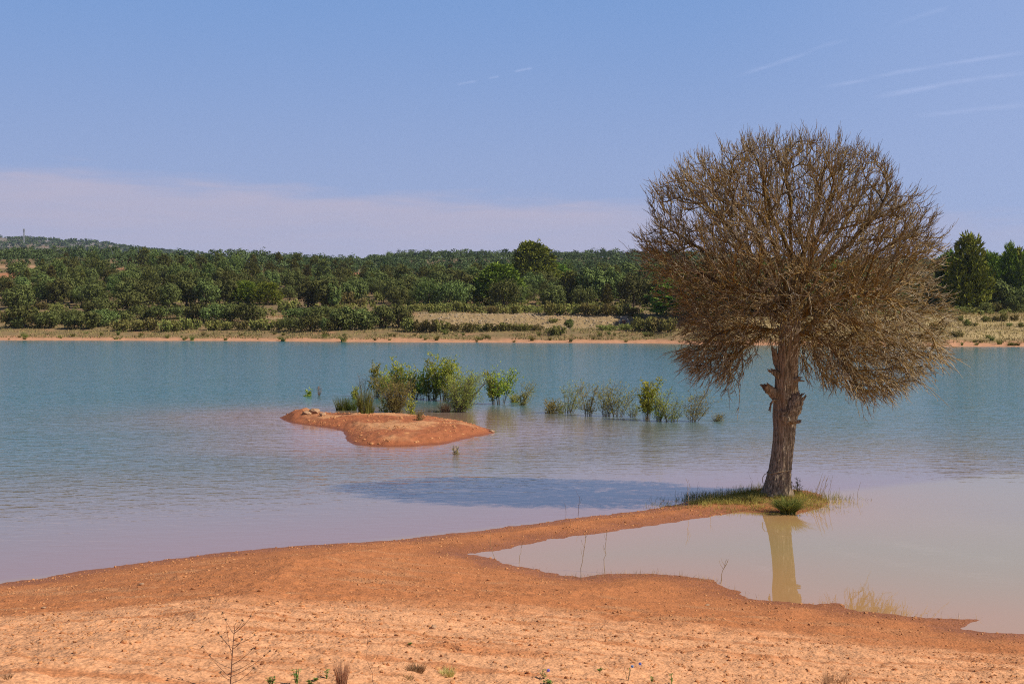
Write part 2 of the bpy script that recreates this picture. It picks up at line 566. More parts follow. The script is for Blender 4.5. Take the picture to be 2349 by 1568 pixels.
def soil_colour(x, y, z, sd, s):
    n = len(x)
    dry = np.array([0.66, 0.325, 0.160])
    damp = np.array([0.455, 0.168, 0.062])
    wet = np.array([0.25, 0.090, 0.038])
    nz = fbm(x * 0.7, y * 0.9, 4, 101)
    nz2 = fbm(x * 3.1, y * 4.0, 3, 111)
    yl = np.interp(x, DRYLINE[:, 0], DRYLINE[:, 1])
    k = sstep(-0.9, 0.8, yl - y + 0.8 * nz + 0.25 * nz2)
    c = mixc(np.tile(damp, (n, 1)), dry, k)
    gravel = sstep(0.05, 0.5, fbm(x * 0.55, y * 1.5, 3, 121)) * (1 - k) * sstep(0.5, 2.0, sd)
    c = mixc(c, np.array([0.47, 0.225, 0.105]), gravel * 0.7)
    c = mixc(c, damp * 1.05, k * sstep(0.02, 0.50, fbm(x * 0.35, y * 2.8, 4, 131)) * 0.80)
    c = mixc(c, damp * 0.92, k * sstep(0.25, 0.65, fbm(x * 1.6, y * 7.0, 3, 136)) * 0.6)
    wetk = 1 - sstep(0.0, 0.10, z + 0.03 * nz)
    c = mixc(c, wet, wetk * 0.75)
    # grassy tip of the spit
    dt = np.hypot((x - TREE_XY[0] + 0.5) / 2.0, (y - TREE_XY[1]) / 1.3)
    c = mixc(c, np.array([0.20, 0.115, 0.045]), 0.6 * (1 - sstep(0.6, 1.2, dt + 0.4 * nz2)))
    far = s > -60
    if far.any():
        xf, yf, sf = x[far], y[far], s[far]
        a = xf / np.maximum(yf, 1)
        u = a * F + 1174.5
        f1 = fbm(xf * 0.14, yf * 0.14, 4, 141)
        f2 = fbm(xf * 0.5, yf * 0.35, 3, 151)
        red = np.array([0.52, 0.265, 0.145])
        tan = np.array([0.255, 0.170, 0.078])
        straw = np.array([0.50, 0.37, 0.18])
        floor = np.array([0.200, 0.140, 0.068])
        cf = np.tile(red, (len(xf), 1))
        cf = mixc(cf, tan, sstep(3.5, 8.5, sf + 5 * f1))
        cf = mixc(cf, np.array([0.19, 0.15, 0.065]), sstep(-0.1, 0.4, f2) * sstep(6, 12, sf) * 0.7)
        cf = mixc(cf, red * 0.85, sstep(0.15, 0.5, f1) * sstep(6, 12, sf) * 0.5)
        emb = sstep(26, 30, sf) * (1 - sstep(43, 46, sf)) * sstep(930, 980, u) * (1 - sstep(1560, 1640, u))
        cf = mixc(cf, np.array([0.37, 0.255, 0.125]), emb * (0.75 + 0.25 * np.clip(f2, -1, 1)))
        road = sstep(43, 44.5, sf) * (1 - sstep(48, 50, sf)) * sstep(560, 640, u)
        cf = mixc(cf, np.array([0.50, 0.32, 0.18]), road * 0.85)
        cf = mixc(cf, np.array([0.40, 0.17, 0.085]), sstep(49, 51, sf) * (1 - sstep(54, 58, sf)) * sstep(-0.1, 0.3, f1) * sstep(560, 640, u) * 0.8)
        mead = sstep(1640, 1700, u) * sstep(8, 12, sf) * (1 - sstep(50, 60, sf))
        cf = cf * (1 + 0.22 * np.clip(fbm(xf * 1.1, yf * 0.6, 3, 181), -1, 1))[:, None]
        cf = mixc(cf, straw, mead * (0.6 + 0.4 * np.clip(f1 * 2, -1, 1)))
        cf = mixc(cf, floor, sstep(58, 80, sf))
        cf = mixc(cf, np.array([0.26, 0.15, 0.08]), sstep(80, 120, sf) * sstep(0.1, 0.4, fbm(xf * 0.03, yf * 0.03, 3, 161)) * 0.7)
        for (pu, pv, ru, rv, pc) in PATCHES:
            p = PATCH_W[(pu, pv)]
            su = ru / F * p[1]
            sv = rv / F * p[1] / 0.13
            kk = 1 - sstep(0.8, 1.15, np.hypot((xf - p[0]) / su, (yf - p[1]) / sv) + 0.25 * f1)
            cf = mixc(cf, np.array(pc), kk)
        hill = sstep(1500, 1900, sf) * sstep(A_(900), A_(450), a)
        cf = mixc(cf, np.array([0.21, 0.19, 0.17]), hill * sstep(-0.5, 0.3, fbm(xf * 0.012, yf * 0.012, 3, 171)))
        c[far] = cf
    return c


PATCH_W = {(p[0], p[1]): on_ground(p[0], p[1], 100) for p in PATCHES}


def sheet(name, X, Y, Z, faces, mat, attrs, cols):
    me = bpy.data.meshes.new(name)
    V = np.stack([X, Y, Z], -1)
    me.vertices.add(len(V))
    me.vertices.foreach_set('co', V.astype(np.float32).ravel())
    me.loops.add(faces.size)
    me.loops.foreach_set('vertex_index', faces.astype(np.int32).ravel())
    me.polygons.add(len(faces))
    k = faces.shape[1]
    me.polygons.foreach_set('loop_start', np.arange(0, faces.size, k, dtype=np.int32))
    me.polygons.foreach_set('loop_total', np.full(len(faces), k, np.int32))
    me.polygons.foreach_set('use_smooth', np.ones(len(faces), bool))
    for kx, va in attrs.items():
        at = me.attributes.new(kx, 'FLOAT', 'POINT')
        at.data.foreach_set('value', np.asarray(va, np.float32))
    for kx, va in cols.items():
        at = me.attributes.new(kx, 'FLOAT_COLOR', 'POINT')
        at.data.foreach_set('color', np.concatenate([va, np.ones((len(va), 1))], 1).astype(np.float32).ravel())
    me.materials.append(mat)
    me.update(calc_edges=True)
    return link(name, me)


def soil_mat():
    m, t = new_mat('red_clay_soil')
    at = t.n('ShaderNodeAttribute', attribute_name='soil')
    g = t.n('ShaderNodeNewGeometry')
    P = g.outputs['Position']
    n1 = t.noise(P, 26.0, 4, 0.65)
    n2 = t.noise(P, 5.0, 4, 0.6)
    n3 = t.noise(P, 1.1, 3, 0.6)
    k = t.math('MULTIPLY', t.ss(n1, 0.3, 0.7, 0.84, 1.13), t.ss(n2, 0.3, 0.7, 0.93, 1.07))
    k = t.math('MULTIPLY', k, t.ss(n3, 0.3, 0.7, 0.95, 1.05))
    k3 = t.n('ShaderNodeCombineColor', {0: k, 1: k, 2: k})
    col = t.mix(1.0, at.outputs['Color'], k3.outputs[0], 'MULTIPLY')
    vo = t.n('ShaderNodeTexVoronoi', {'Vector': P, 'Scale': 30.0, 'Randomness': 1.0})
    h = t.math('ADD', t.math('MULTIPLY', n1, 0.6), t.math('MULTIPLY', vo.outputs['Distance'], -0.5))
    h = t.math('ADD', h, t.math('MULTIPLY', n2, 0.9))
    b = t.n('ShaderNodeBump', {'Height': h, 'Strength': 1.0, 'Distance': 0.018})
    wet = t.n('ShaderNodeAttribute', attribute_name='wet')
    p = t.n('ShaderNodeBsdfPrincipled', {'Base Color': col, 'Roughness': t.ss(wet.outputs['Fac'], 0, 1, 0.95, 0.55), 'Specular IOR Level': 0.2, 'Normal': b.outputs[0]})
    t.n('ShaderNodeOutputMaterial', {'Surface': p.outputs[0]})
    return m


M_SOIL = soil_mat()
gcol = soil_colour(GX, GY, GZ, GSD, GS)
wet = (1 - sstep(0.0, 0.10, GZ)) * (GS < -60)
ground = tag(sheet('ground', GX, GY, GZ, GF, M_SOIL, {'wet': wet}, {'soil': np.clip(gcol, 0, 1)}), 'red clay beach, spit and wooded far bank', kind='structure')


# ----------------------------------------------------------------------------- island
def island_h(x, y):
    sd = sdf(x, y, ISLAND)
    sp = np.maximum(sd, 0)
    h = 0.26 * sp * np.exp(-sp * 0.10)
    h = np.minimum(h, 0.30 + 0.12 * (h - 0.30).clip(0)) if False else h
    h = np.where(h > 0.24, 0.24 + 0.30 * (h - 0.24), h)
    h = np.where(sd > 0, h, np.maximum(0.12 * sd, -0.8))
    m = on_plane(690, 958)
    h = h + 0.20 * np.exp(-(((x - m[0]) / 0.75) ** 2 + ((y - m[1]) / 2.2) ** 2)) * sstep(-0.2, 0.5, sd)
    ro = sstep(-0.3, 0.5, sd)
    h = h + ro * (0.055 * fbm(x * 0.9, y * 0.5, 4, 201) + 0.04 * fbm(x * 4, y * 2.2, 3, 211))
    return h, sd


ix = np.linspace(ISLAND[:, 0].min() - 3, ISLAND[:, 0].max() + 3, 330)
iy = np.linspace(ISLAND[:, 1].min() - 4, ISLAND[:, 1].max() + 4, 300)
IX, IY = [q.ravel() for q in np.meshgrid(ix, iy, indexing='ij')]
IZ, ISD = island_h(IX, IY)
ii, jj = np.meshgrid(np.arange(329), np.arange(299), indexing='ij')
IF = np.stack([ii * 300 + jj, (ii + 1) * 300 + jj, (ii + 1) * 300 + jj + 1, ii * 300 + jj + 1], -1).reshape(-1, 4)
n_ = fbm(IX * 0.5, IY * 0.35, 4, 221)
ICOL = mixc(np.tile(np.array([0.360, 0.118, 0.048]), (len(IX), 1)), np.array([0.55, 0.27, 0.125]), sstep(-0.15, 0.4, n_) * sstep(0.3, 1.2, ISD))
ICOL = mixc(ICOL, np.array([0.25, 0.080, 0.034]), 1 - sstep(0.0, 0.09, IZ))
island = tag(sheet('island', IX, IY, IZ, IF, M_SOIL, {'wet': 1 - sstep(0, 0.08, IZ)}, {'soil': ICOL}), 'low red clay island with gravel in the lake', kind='structure')


def on_island(u, v):
    d = ray(u, v)
    t = np.linspace(40, 75, 1500)
    P = d[None] * t[:, None] + np.array([0, 0, CAMH])
    h, _ = island_h(P[:, 0], P[:, 1])
    h = np.maximum(h, 0)
    i = np.nonzero(P[:, 2] < h)[0]
    p = P[i[0]] if len(i) else on_plane(u, v)
    p = np.array(p)
    p[2] = max(island_h(p[:1], p[1:2])[0][0], -0.15)
    return p


# ----------------------------------------------------------------------------- water
def water_mat():
    m, t = new_mat('turbid_lake_water')
    body = t.n('ShaderNodeAttribute', attribute_name='body').outputs['Color']
    chop = t.n('ShaderNodeAttribute', attribute_name='chop').outputs['Fac']
    P = t.n('ShaderNodeNewGeometry').outputs['Position']

    def wav(sx, sy, rot, sc, det, ds):
        mp = t.n('ShaderNodeMapping', {'Vector': P, 'Rotation': (0, 0, rot), 'Scale': (sx, sy, 1)})
        return t.noise(mp.outputs[0], sc, det, 0.5, ds)
    h1 = wav(0.50, 1.0, 0.18, 1.9, 2.0, 0.8)
    h2 = wav(0.6, 1.0, -0.28, 4.6, 2.0, 0.6)
    h3 = wav(0.30, 1.0, 0.05, 0.16, 2.0, 0.3)
    patch = t.ss(h3, 0.30, 0.70, 0.85, 1.10)
    h = t.math('ADD', t.math('MULTIPLY', h1, 1.0), t.math('MULTIPLY', h2, 0.45))
    st = t.math('MULTIPLY', chop, patch)
    b = t.n('ShaderNodeBump', {'Height': h, 'Strength': st, 'Distance': 0.060})
    p = t.n('ShaderNodeBsdfPrincipled', {'Base Color': body, 'Roughness': t.math('ADD', t.math('MULTIPLY', chop, 0.10), 0.012), 'IOR': 1.333,
                                         'Specular IOR Level': 0.5, 'Normal': b.outputs[0]})
    t.n('ShaderNodeOutputMaterial', {'Surface': p.outputs[0]})
    return m


wr = np.concatenate([np.geomspace(10, 42, 260), np.geomspace(42.4, 110, 160), np.geomspace(111, 330, 110), np.geomspace(340, 4000, 14)])
WX, WY, WF = polar_grid(wr, FRONT, 420, 22, full=False, side_max=math.radians(115))
gz, wsd, wss = ground_h(WX, WY)
iz, wisd = np.full(len(WX), -4.0), np.full(len(WX), -60.0)
q = np.hypot(WX, WY) < 110
iz[q], wisd[q] = island_h(WX[q], WY[q])
gz = np.maximum(gz, np.where(wisd > -6, iz, -9))
db, di_ = np.maximum(-wsd, 0), np.maximum(-wisd, 0)
wn = fbm(WX * 0.08, WY * 0.06, 3, 301)
deep = np.array([0.032, 0.165, 0.175])
redw = np.array([0.305, 0.205, 0.130])
mid = np.array([0.145, 0.185, 0.165])
pond = np.array([0.385, 0.300, 0.130])
d_ = np.maximum(np.minimum(db, di_ * 2.2 + 3.5) + 3 * wn, 0)
wc = mixc(np.tile(deep, (len(WX), 1)), mid, np.exp(-(d_ / 27.0) ** 2))
wc = mixc(wc, redw, np.exp(-(d_ / 12.0) ** 2))
wc = mixc(wc, np.array([0.36, 0.195, 0.140]), 0.8 * np.exp(-(np.minimum(db, di_) / 4.5) ** 1.5))
pa, pb = on_plane(0, 1338)[:2], on_plane(1800, 1140)[:2]
side = ((pb[0] - pa[0]) * (WY - pa[1]) - (pb[1] - pa[1]) * (WX - pa[0])) / np.hypot(*(pb - pa))     # negative on the pond side
ponk = sstep(0.5, -0.6, side) * sstep(48, 30, WY + 7.0 * wn)
wc = mixc(wc, pond, ponk * 0.96)
wc = mixc(wc, np.array([0.49, 0.265, 0.110]), ponk * np.exp(-(db / 3.0) ** 1.3) * 0.95)
chop = 0.10 + 0.90 * sstep(1.0, 17, np.minimum(db, di_ + 8))
chop = np.where(ponk > 0, chop * (1 - ponk * sstep(45, 33, WY + 5 * wn)) + 0.010 * ponk, chop)
lee = sstep(7, 2, np.hypot((WX - on_plane(1000, 960)[0]) / 1.3, (WY - 57) * 0.5))
chop = chop * (1 - 0.6 * lee)
water = tag(sheet('water', WX, WY, np.zeros(len(WX)), WF, water_mat(), {'chop': chop}, {'body': wc}),
            'turquoise lake water turning reddish over the clay shallows', kind='structure')


# ----------------------------------------------------------------------------- shape builders
def tube(path, rad, sides=6, cap=True):
    path = np.asarray(path, float)
    n = len(path)
    rad = np.broadcast_to(np.asarray(rad, float), (n,))
    tg = nrm(np.gradient(path, axis=0))
    ref = np.array([0.31, 0.87, 0.38])
    e1 = nrm(np.cross(tg, ref))
    e2 = np.cross(tg, e1)
    ph = np.arange(sides) / sides * 2 * np.pi
    V = path[:, None] + rad[:, None, None] * (np.cos(ph)[None, :, None] * e1[:, None] + np.sin(ph)[None, :, None] * e2[:, None])
    i, j = np.meshgrid(np.arange(n - 1), np.arange(sides), indexing='ij')
    j2 = (j + 1) % sides
    Fq = np.stack([i * sides + j, i * sides + j2, (i + 1) * sides + j2, (i + 1) * sides + j], -1).reshape(-1, 4)
    return V.reshape(-1, 3), Fq


def tubes(P, R, sides=3):
    """many tubes at once: P (N,K,3), R (N,K)"""
    N, K, _ = P.shape
    tg = nrm(np.gradient(P, axis=1))
    ref = np.array([0.31, 0.87, 0.38])
    e1 = nrm(np.cross(tg, ref))
    e2 = np.cross(tg, e1)
    ph = np.arange(sides) / sides * 2 * np.pi
    V = P[:, :, None] + R[:, :, None, None] * (np.cos(ph)[None, None, :, None] * e1[:, :, None] + np.sin(ph)[None, None, :, None] * e2[:, :, None])
    n, i, j = np.meshgrid(np.arange(N), np.arange(K - 1), np.arange(sides), indexing='ij')
    b = n * K * sides
    j2 = (j + 1) % sides
    Fq = np.stack([b + i * sides + j, b + i * sides + j2, b + (i + 1) * sides + j2, b + (i + 1) * sides + j], -1).reshape(-1, 4)
    return V.reshape(-1, 3), Fq


def cards(C, N, size, asp, rng, up=None):
    """rhombic leaf cards at C with normals N"""
    n = len(C)
    t = rng.normal(size=(n, 3)) if up is None else up + 0.25 * rng.normal(size=(n, 3))
    t = nrm(t - (t * N).sum(1, keepdims=True) * N)
    b = np.cross(N, t)
    L = np.broadcast_to(size, (n,))[:, None]
    W = L * asp * 0.5
    off = N * L * 0.12
    V = np.stack([C - t * L * 0.5, C + b * W + off * 0.3 - t * L * 0.05, C + t * L * 0.5 - off, C - b * W + off * 0.3 - t * L * 0.05], 1)
    Fq = np.arange(n * 4).reshape(n, 4)
    return V.reshape(-1, 3), Fq


def blades(C, H, lean, width, rng, seg=3, droop=0.3):
    """grass blades: tapered bent strips"""
    n = len(C)
    a = rng.uniform(0, 2 * np.pi, n)
    d = np.stack([np.cos(a), np.sin(a), np.zeros(n)], 1) if np.isscalar(lean) else nrm(np.concatenate([lean[:, :2], np.zeros((n, 1))], 1))
    lm = np.full(n, lean) * rng.uniform(0.3, 1.3, n) if np.isscalar(lean) else np.linalg.norm(lean, axis=1)
    s = np.stack([-d[:, 1], d[:, 0], np.zeros(n)], 1)
    rot = rng.uniform(0, np.pi, n)
    s = nrm(s * np.cos(rot)[:, None] + d * np.sin(rot)[:, None])
    P = []
    for k in range(seg + 1):
        t = k / seg
        c = C + d * (lm * H * (t ** 1.8))[:, None] + np.array([0, 0, 1.0]) * (H * (t - droop * lm * t * t))[:, None]
        wv = (np.broadcast_to(width, (n,)) * (1 - t) ** 0.7)[:, None] * 0.5
        P += [c - s * wv, c + s * wv]
    V = np.stack(P, 1)
    m = 2 * (seg + 1)
    base = np.arange(n)[:, None] * m
    Fq = np.concatenate([base + np.array([[2 * k, 2 * k + 1, 2 * k + 3, 2 * k + 2]]) for k in range(seg)], 0)
    return V.reshape(-1, 3), Fq


_t = (1 + 5 ** 0.5) / 2
ICO_V = nrm(np.array([(-1, _t, 0), (1, _t, 0), (-1, -_t, 0), (1, -_t, 0), (0, -1, _t), (0, 1, _t), (0, -1, -_t), (0, 1, -_t), (_t, 0, -1), (_t, 0, 1), (-_t, 0, -1), (-_t, 0, 1)]))
ICO_F = np.array([(0, 11, 5), (0, 5, 1), (0, 1, 7), (0, 7, 10), (0, 10, 11), (1, 5, 9), (5, 11, 4), (11, 10, 2), (10, 7, 6), (7, 1, 8), (3, 9, 4), (3, 4, 2), (3, 2, 6),
                  (3, 6, 8), (3, 8, 9), (4, 9, 5), (2, 4, 11), (6, 2, 10), (8, 6, 7), (9, 8, 1)])


def ico2(levels):
    V, Fc = ICO_V, ICO_F
    for _ in range(levels):
        e = {}
        V = list(V)
        nf = []

        def mid_(a, b):
            k = (min(a, b), max(a, b))
            if k not in e:
                V.append((V[a] + V[b]) / np.linalg.norm(V[a] + V[b]))
                e[k] = len(V) - 1
            return e[k]
        for a, b, c in Fc:
            ab, bc, ca = mid_(a, b), mid_(b, c), mid_(c, a)
            nf += [(a, ab, ca), (b, bc, ab), (c, ca, bc), (ab, bc, ca)]
        V, Fc = np.array(V), np.array(nf)
    return V, Fc


def stones(C, S, rng, flat=0.65):
    n = len(C)
    J = 1 + rng.uniform(-0.28, 0.28, (n, 12))
    sc = np.stack([rng.uniform(0.8, 1.4, n), rng.uniform(0.7, 1.1, n), rng.uniform(0.45, 0.9, n) * flat / 0.65], 1)
    a = rng.uniform(0, 2 * np.pi, n)
    V = ICO_V[None] * J[:, :, None] * sc[:, None] * S[:, None, None]
    x = V[..., 0] * np.cos(a)[:, None] - V[..., 1] * np.sin(a)[:, None]
    y = V[..., 0] * np.sin(a)[:, None] + V[..., 1] * np.cos(a)[:, None]
    V = np.stack([x, y, V[..., 2]], -1) + C[:, None]
    Fq = (np.arange(n)[:, None, None] * 12 + ICO_F[None]).reshape(-1, 3)
    return V.reshape(-1, 3), Fq, np.repeat(rng.uniform(0, 1, n), 12)


def rock_mesh(size, seed, lv=3, amp=0.25, flat=0.8):
    V, Fc = ico2(lv)
    V = V.copy()
    n = fbm(V[:, 0] * 1.6 + V[:, 2] * 1.1, V[:, 1] * 1.6 - V[:, 2] * 0.9, 4, seed)
    # facet the rock with a few cutting planes
    rng = np.random.default_rng(seed)
    r = 1 + amp * n
    for _ in range(9):
        d = nrm(rng.normal(size=3))
        k = V @ d
        r = np.where(k > 0.05, np.minimum(r, rng.uniform(0.68, 0.95) / np.maximum(k, 0.05)), r)
    V = V * r[:, None] * np.array([1.15, 0.9, flat]) * size
    return V, Fc


def crown_oak(rng, R, H, n, size, low=0.06, wide=1.0, nl=30):
    """rounded evergreen crown: leaf cards on the skins of many lobes"""
    L = nrm(rng.normal(size=(nl, 3)) + np.array([0, 0, 0.35]))
    c = np.stack([L[:, 0] * R * 0.74 * wide, L[:, 1] * R * 0.74, H * (0.50 + low * 0.5) + L[:, 2] * H * 0.34], 1)
    c *= np.array([1, 1, 1]) * rng.uniform(0.82, 1.08, (nl, 1))
    r = R * rng.uniform(0.20, 0.34, nl)
    c[:, 2] = np.clip(c[:, 2], r * 0.55 + low * H, H - r * 0.85)
    c = np.concatenate([c, [[0, 0, H * 0.5]]])
    r = np.concatenate([r, [R * 0.55]])
    li = rng.choice(nl + 1, n, p=(r ** 2) / (r ** 2).sum())
    d = nrm(rng.normal(size=(n, 3)) + np.array([0, 0, 0.15]))
    bump = 1 + 0.22 * np.sin(d[:, 0] * 5 + li) * np.sin(d[:, 1] * 5.3 + 2 * li) + 0.13 * np.sin(d[:, 2] * 9 + li * 1.7)
    P = c[li] + d * (r[li] * bump * rng.uniform(0.82, 1.06, n))[:, None]
    P[:, 2] = np.maximum(P[:, 2], 0.05 + 0.1 * rng.random(n))
    N = nrm(d + 0.25 * rng.normal(size=(n, 3)))
    V, Fq = cards(P, N, size * rng.uniform(0.7, 1.4, n), 0.75, rng)
    tint = np.repeat(np.clip(rng.normal(0.55, 0.22, n) + 0.12 * np.sin(li * 3.1), 0, 1), 4)
    return V, Fq, tint


def crown_pine(rng, R, H, nb, size, lean=0.0, low=0.06, p=1.5, nl=None):
    """conifer crown: clumps of upswept needle tufts on an uneven cone"""
    nc = int(38 + H * 4.5)
    zc = H * (low + (0.93 - low) * np.sort(rng.random(nc)) ** 0.85)
    t = zc / H
    env = R * np.clip((1 - t) ** (1 / p) * (0.60 + 0.40 * np.minimum((t - low + 0.04) / 0.22, 1)), 0.04, 1)
    ca = np.arange(nc) * 2.4 + rng.normal(0, 0.4, nc)
    cr = env * rng.uniform(0.50, 0.88, nc)
    cs = (0.16 * R + 0.24 * env) * rng.uniform(0.75, 1.25, nc)
    cr[-1], zc[-1], cs[-1] = 0.0, H * 0.93, 0.14 * R
    ci = rng.choice(nc, nb, p=cs ** 1.6 / (cs ** 1.6).sum())
    out = np.stack([np.cos(ca[ci]), np.sin(ca[ci]), np.zeros(nb)], 1)
    d = nrm(rng.normal(size=(nb, 3))) * (cs[ci] * rng.uniform(0.55, 1.0, nb))[:, None]
    d[:, 2] *= 1.15
    C = out * cr[ci][:, None] + np.stack([0 * zc[ci], 0 * zc[ci], zc[ci] + 0.14 * cr[ci]], 1) + d
    C[:, 2] = np.maximum(C[:, 2], 0.2)
    k = 6
    Cc = np.repeat(C, k, 0)
    up = nrm(np.repeat(out * 0.5 + nrm(d) * 0.7, k, 0) + np.array([0, 0, 0.9]) + 0.5 * rng.normal(size=Cc.shape))
    N = nrm(np.cross(up, rng.normal(size=Cc.shape)))
    Cc = Cc + up * size * 0.4 + rng.normal(size=Cc.shape) * size * 0.22
    V, Fq = cards(Cc, N, size * rng.uniform(0.7, 1.3, len(Cc)), 0.36, rng, up)
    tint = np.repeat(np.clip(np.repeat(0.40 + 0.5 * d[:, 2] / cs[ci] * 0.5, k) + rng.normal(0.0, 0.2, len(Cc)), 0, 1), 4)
    return V, Fq, tint


def trunk_part(H, r, rng, bend=0.1):
    z = np.linspace(-0.4, H, 7)
    path = np.stack([bend * np.sin(z * 0.8), bend * np.cos(z * 0.6) - bend, z], 1)
    return tube(path, r * np.linspace(1.15, 0.45, 7), 7)


def tree_proto(kind, rng, R, H, n, size, mat, low=0.06, p=1.5):
    root = empty(kind, (0, 0, 0))
    b = MB()
    if kind == 'pine_tree':
        b.add(*crown_pine(rng, R, H, n, size, low=low, p=p))
    elif kind == 'juniper_tree':
        b.add(*crown_pine(rng, R, H, n, size, low=0.02, p=1.25))
    else:
        b.add(*crown_oak(rng, R, H, n, size, low))
    b.build('crown', mat, root, smooth=False)
    t = MB()
    t.add(*trunk_part(H * 0.62, 0.10 + 0.022 * H, rng))
    for k in range(4):
        a = rng.uniform(0, 6.28)
        z0 = H * rng.uniform(0.12, 0.4)
        tt = np.linspace(0, 1, 5)[:, None]
        t.add(*tube(np.array([0, 0, z0]) + tt * np.array([np.cos(a) * R * 0.6, np.sin(a) * R * 0.6, H * 0.28]) + np.array([0, 0, 0.1]) * tt ** 2, np.linspace(0.09, 0.03, 5) * (H / 6), 5))
    t.build('trunk', M_BARK, root)
    return root

# ----------------------------------------------------------------------------- the dead juniper on the spit
TX, TY = TREE_XY
TZ = float(ground_h(TX, TY)[0][0])
PXM = F / TY * 1.0


def tl(u, v, dy=0.0):
    """tree-local point from a picture point at depth dy behind the trunk"""
    p = at_y(u, v, TY + dy)
    return p - np.array([TX, TY, TZ])


def dead_bark():
    m, t = new_mat('dead_bark')
    tc = t.n('ShaderNodeTexCoord').outputs['Object']
    mp = t.n('ShaderNodeMapping', {'Vector': tc, 'Scale': (1, 1, 0.10)}).outputs[0]
    n1 = t.noise(mp, 34, 5, 0.65, 0.4)
    n2 = t.noise(mp, 9, 4, 0.6, 0.5)
    n3 = t.noise(tc, 2.3, 3, 0.6)
    at = t.n('ShaderNodeAttribute', attribute_name='tint').outputs['Fac']
    col = t.mix(t.ss(n1, 0.36, 0.66), (0.075, 0.054, 0.035), (0.470, 0.370, 0.265))
    col = t.mix(t.ss(n2, 0.40, 0.72, 0, 0.75), col, (0.270, 0.190, 0.125))
    col = t.mix(t.ss(n3, 0.56, 0.72, 0, 0.5), col, (0.27, 0.16, 0.065))
    col = t.mix(at, col, (0.26, 0.085, 0.028))
    h = t.math('ADD', t.math('MULTIPLY', n1, 0.6), n2)
    b = t.n('ShaderNodeBump', {'Height': h, 'Strength': 0.8, 'Distance': 0.035})
    p = t.n('ShaderNodeBsdfPrincipled', {'Base Color': col, 'Roughness': 0.9, 'Specular IOR Level': 0.15, 'Normal': b.outputs[0]})
    t.n('ShaderNodeOutputMaterial', {'Surface': p.outputs[0]})
    return m


def lichen_mat(name, wood_a, wood_b, lich, amount):
    m, t = new_mat(name)
    g = t.n('ShaderNodeNewGeometry').outputs['Position']
    at = t.n('ShaderNodeAttribute', attribute_name='tint').outputs['Fac']
    n1 = t.noise(g, 9.0, 3, 0.6)
    n2 = t.noise(g, 1.1, 2, 0.5)
    col = t.mix(at, wood_a, wood_b)
    f = t.math('MULTIPLY', t.ss(n1, 0.36, 0.54), t.ss(n2, 0.30, 0.58, 0.35, 1.0))
    f = t.math('MULTIPLY', f, amount)
    col = t.mix(f, col, lich)
    p = t.n('ShaderNodeBsdfPrincipled', {'Base Color': col, 'Roughness': 0.85, 'Specular IOR Level': 0.2})
    t.n('ShaderNodeOutputMaterial', {'Surface': p.outputs[0]})
    return m


M_DEAD = dead_bark()
M_LIMB = lichen_mat('lichened_limbs', (0.052, 0.040, 0.028), (0.13, 0.104, 0.074), (0.36, 0.195, 0.016), 0.55)
M_TWIG = lichen_mat('grey_twigs', (0.095, 0.075, 0.045), (0.58, 0.51, 0.40), (0.38, 0.215, 0.022), 0.58)

tree = tag(empty('dead_tree', (TX, TY, TZ)), 'bare dead tree with a huge round crown of lichened twigs on the clay spit', 'tree')

TR = [(1136, 1781, 40), (1120, 1782, 36), (1100, 1785, 32), (1075, 1789, 29.5), (1045, 1793, 28.5), (1010, 1797, 28.5), (980, 1799, 28.5), (955, 1800, 29.5),
      (930, 1801, 30), (905, 1802, 29.5), (880, 1802, 28), (850, 1803, 27), (820, 1805, 26), (790, 1808, 26), (765, 1811, 27), (740, 1812, 25), (715, 1813, 20), (690, 1814, 15)]
TRP = np.array([tl(u, v) for v, u, hw in TR])
TRR = np.array([hw * (0.86 if v > 960 else 0.93) for v, u, hw in TR]) / PXM
tz = TRP[:, 2]


def trunk_c(z):
    return np.interp(z, tz, TRP[:, 0]), 0.06 * np.sin(z * 1.3), np.interp(z, tz, TRR)


def trunk_r(phi, z):
    _, _, r = trunk_c(z)
    tw = phi + 0.22 * z
    k = 0.085 * np.sin(3 * tw + 0.6) + 0.05 * np.sin(5 * tw + 1.9 + 0.5 * np.sin(z * 1.4)) + 0.03 * np.sin(9 * tw + z * 0.4)
    k = k + 0.05 * fbm(np.cos(tw) * 2.2 + np.sin(tw) * 5, z * 0.7 + np.sin(tw) * 2, 3, 401)
    k = k - 0.11 * np.abs(fbm(np.cos(tw) * 4.5 + 7, np.sin(tw) * 4.5 + z * 0.35, 3, 411))
    fl = np.exp(-np.maximum(z - 0.02, 0) / 0.16)
    k = k + fl * (0.11 * np.sin(5 * phi + 0.5) + 0.07 * np.sin(3 * phi + 2.0))
    # the rotten hollow facing the camera
    dphi = (phi - (-math.pi / 2 + 0.02) + math.pi) % (2 * math.pi) - math.pi
    hz = (1140 - 965) / PXM * 1.0
    k = k - 0.28 * np.exp(-(dphi / 0.22) ** 2 - ((z - hz) / 0.13) ** 2) - 0.12 * np.exp(-(dphi / 0.13) ** 2 - ((z - hz + 0.45) / 0.35) ** 2)
    k = k + 0.16 * np.exp(-(dphi / 0.35) ** 2 - ((z - hz - 0.30) / 0.12) ** 2)
    return r * (1 + k)


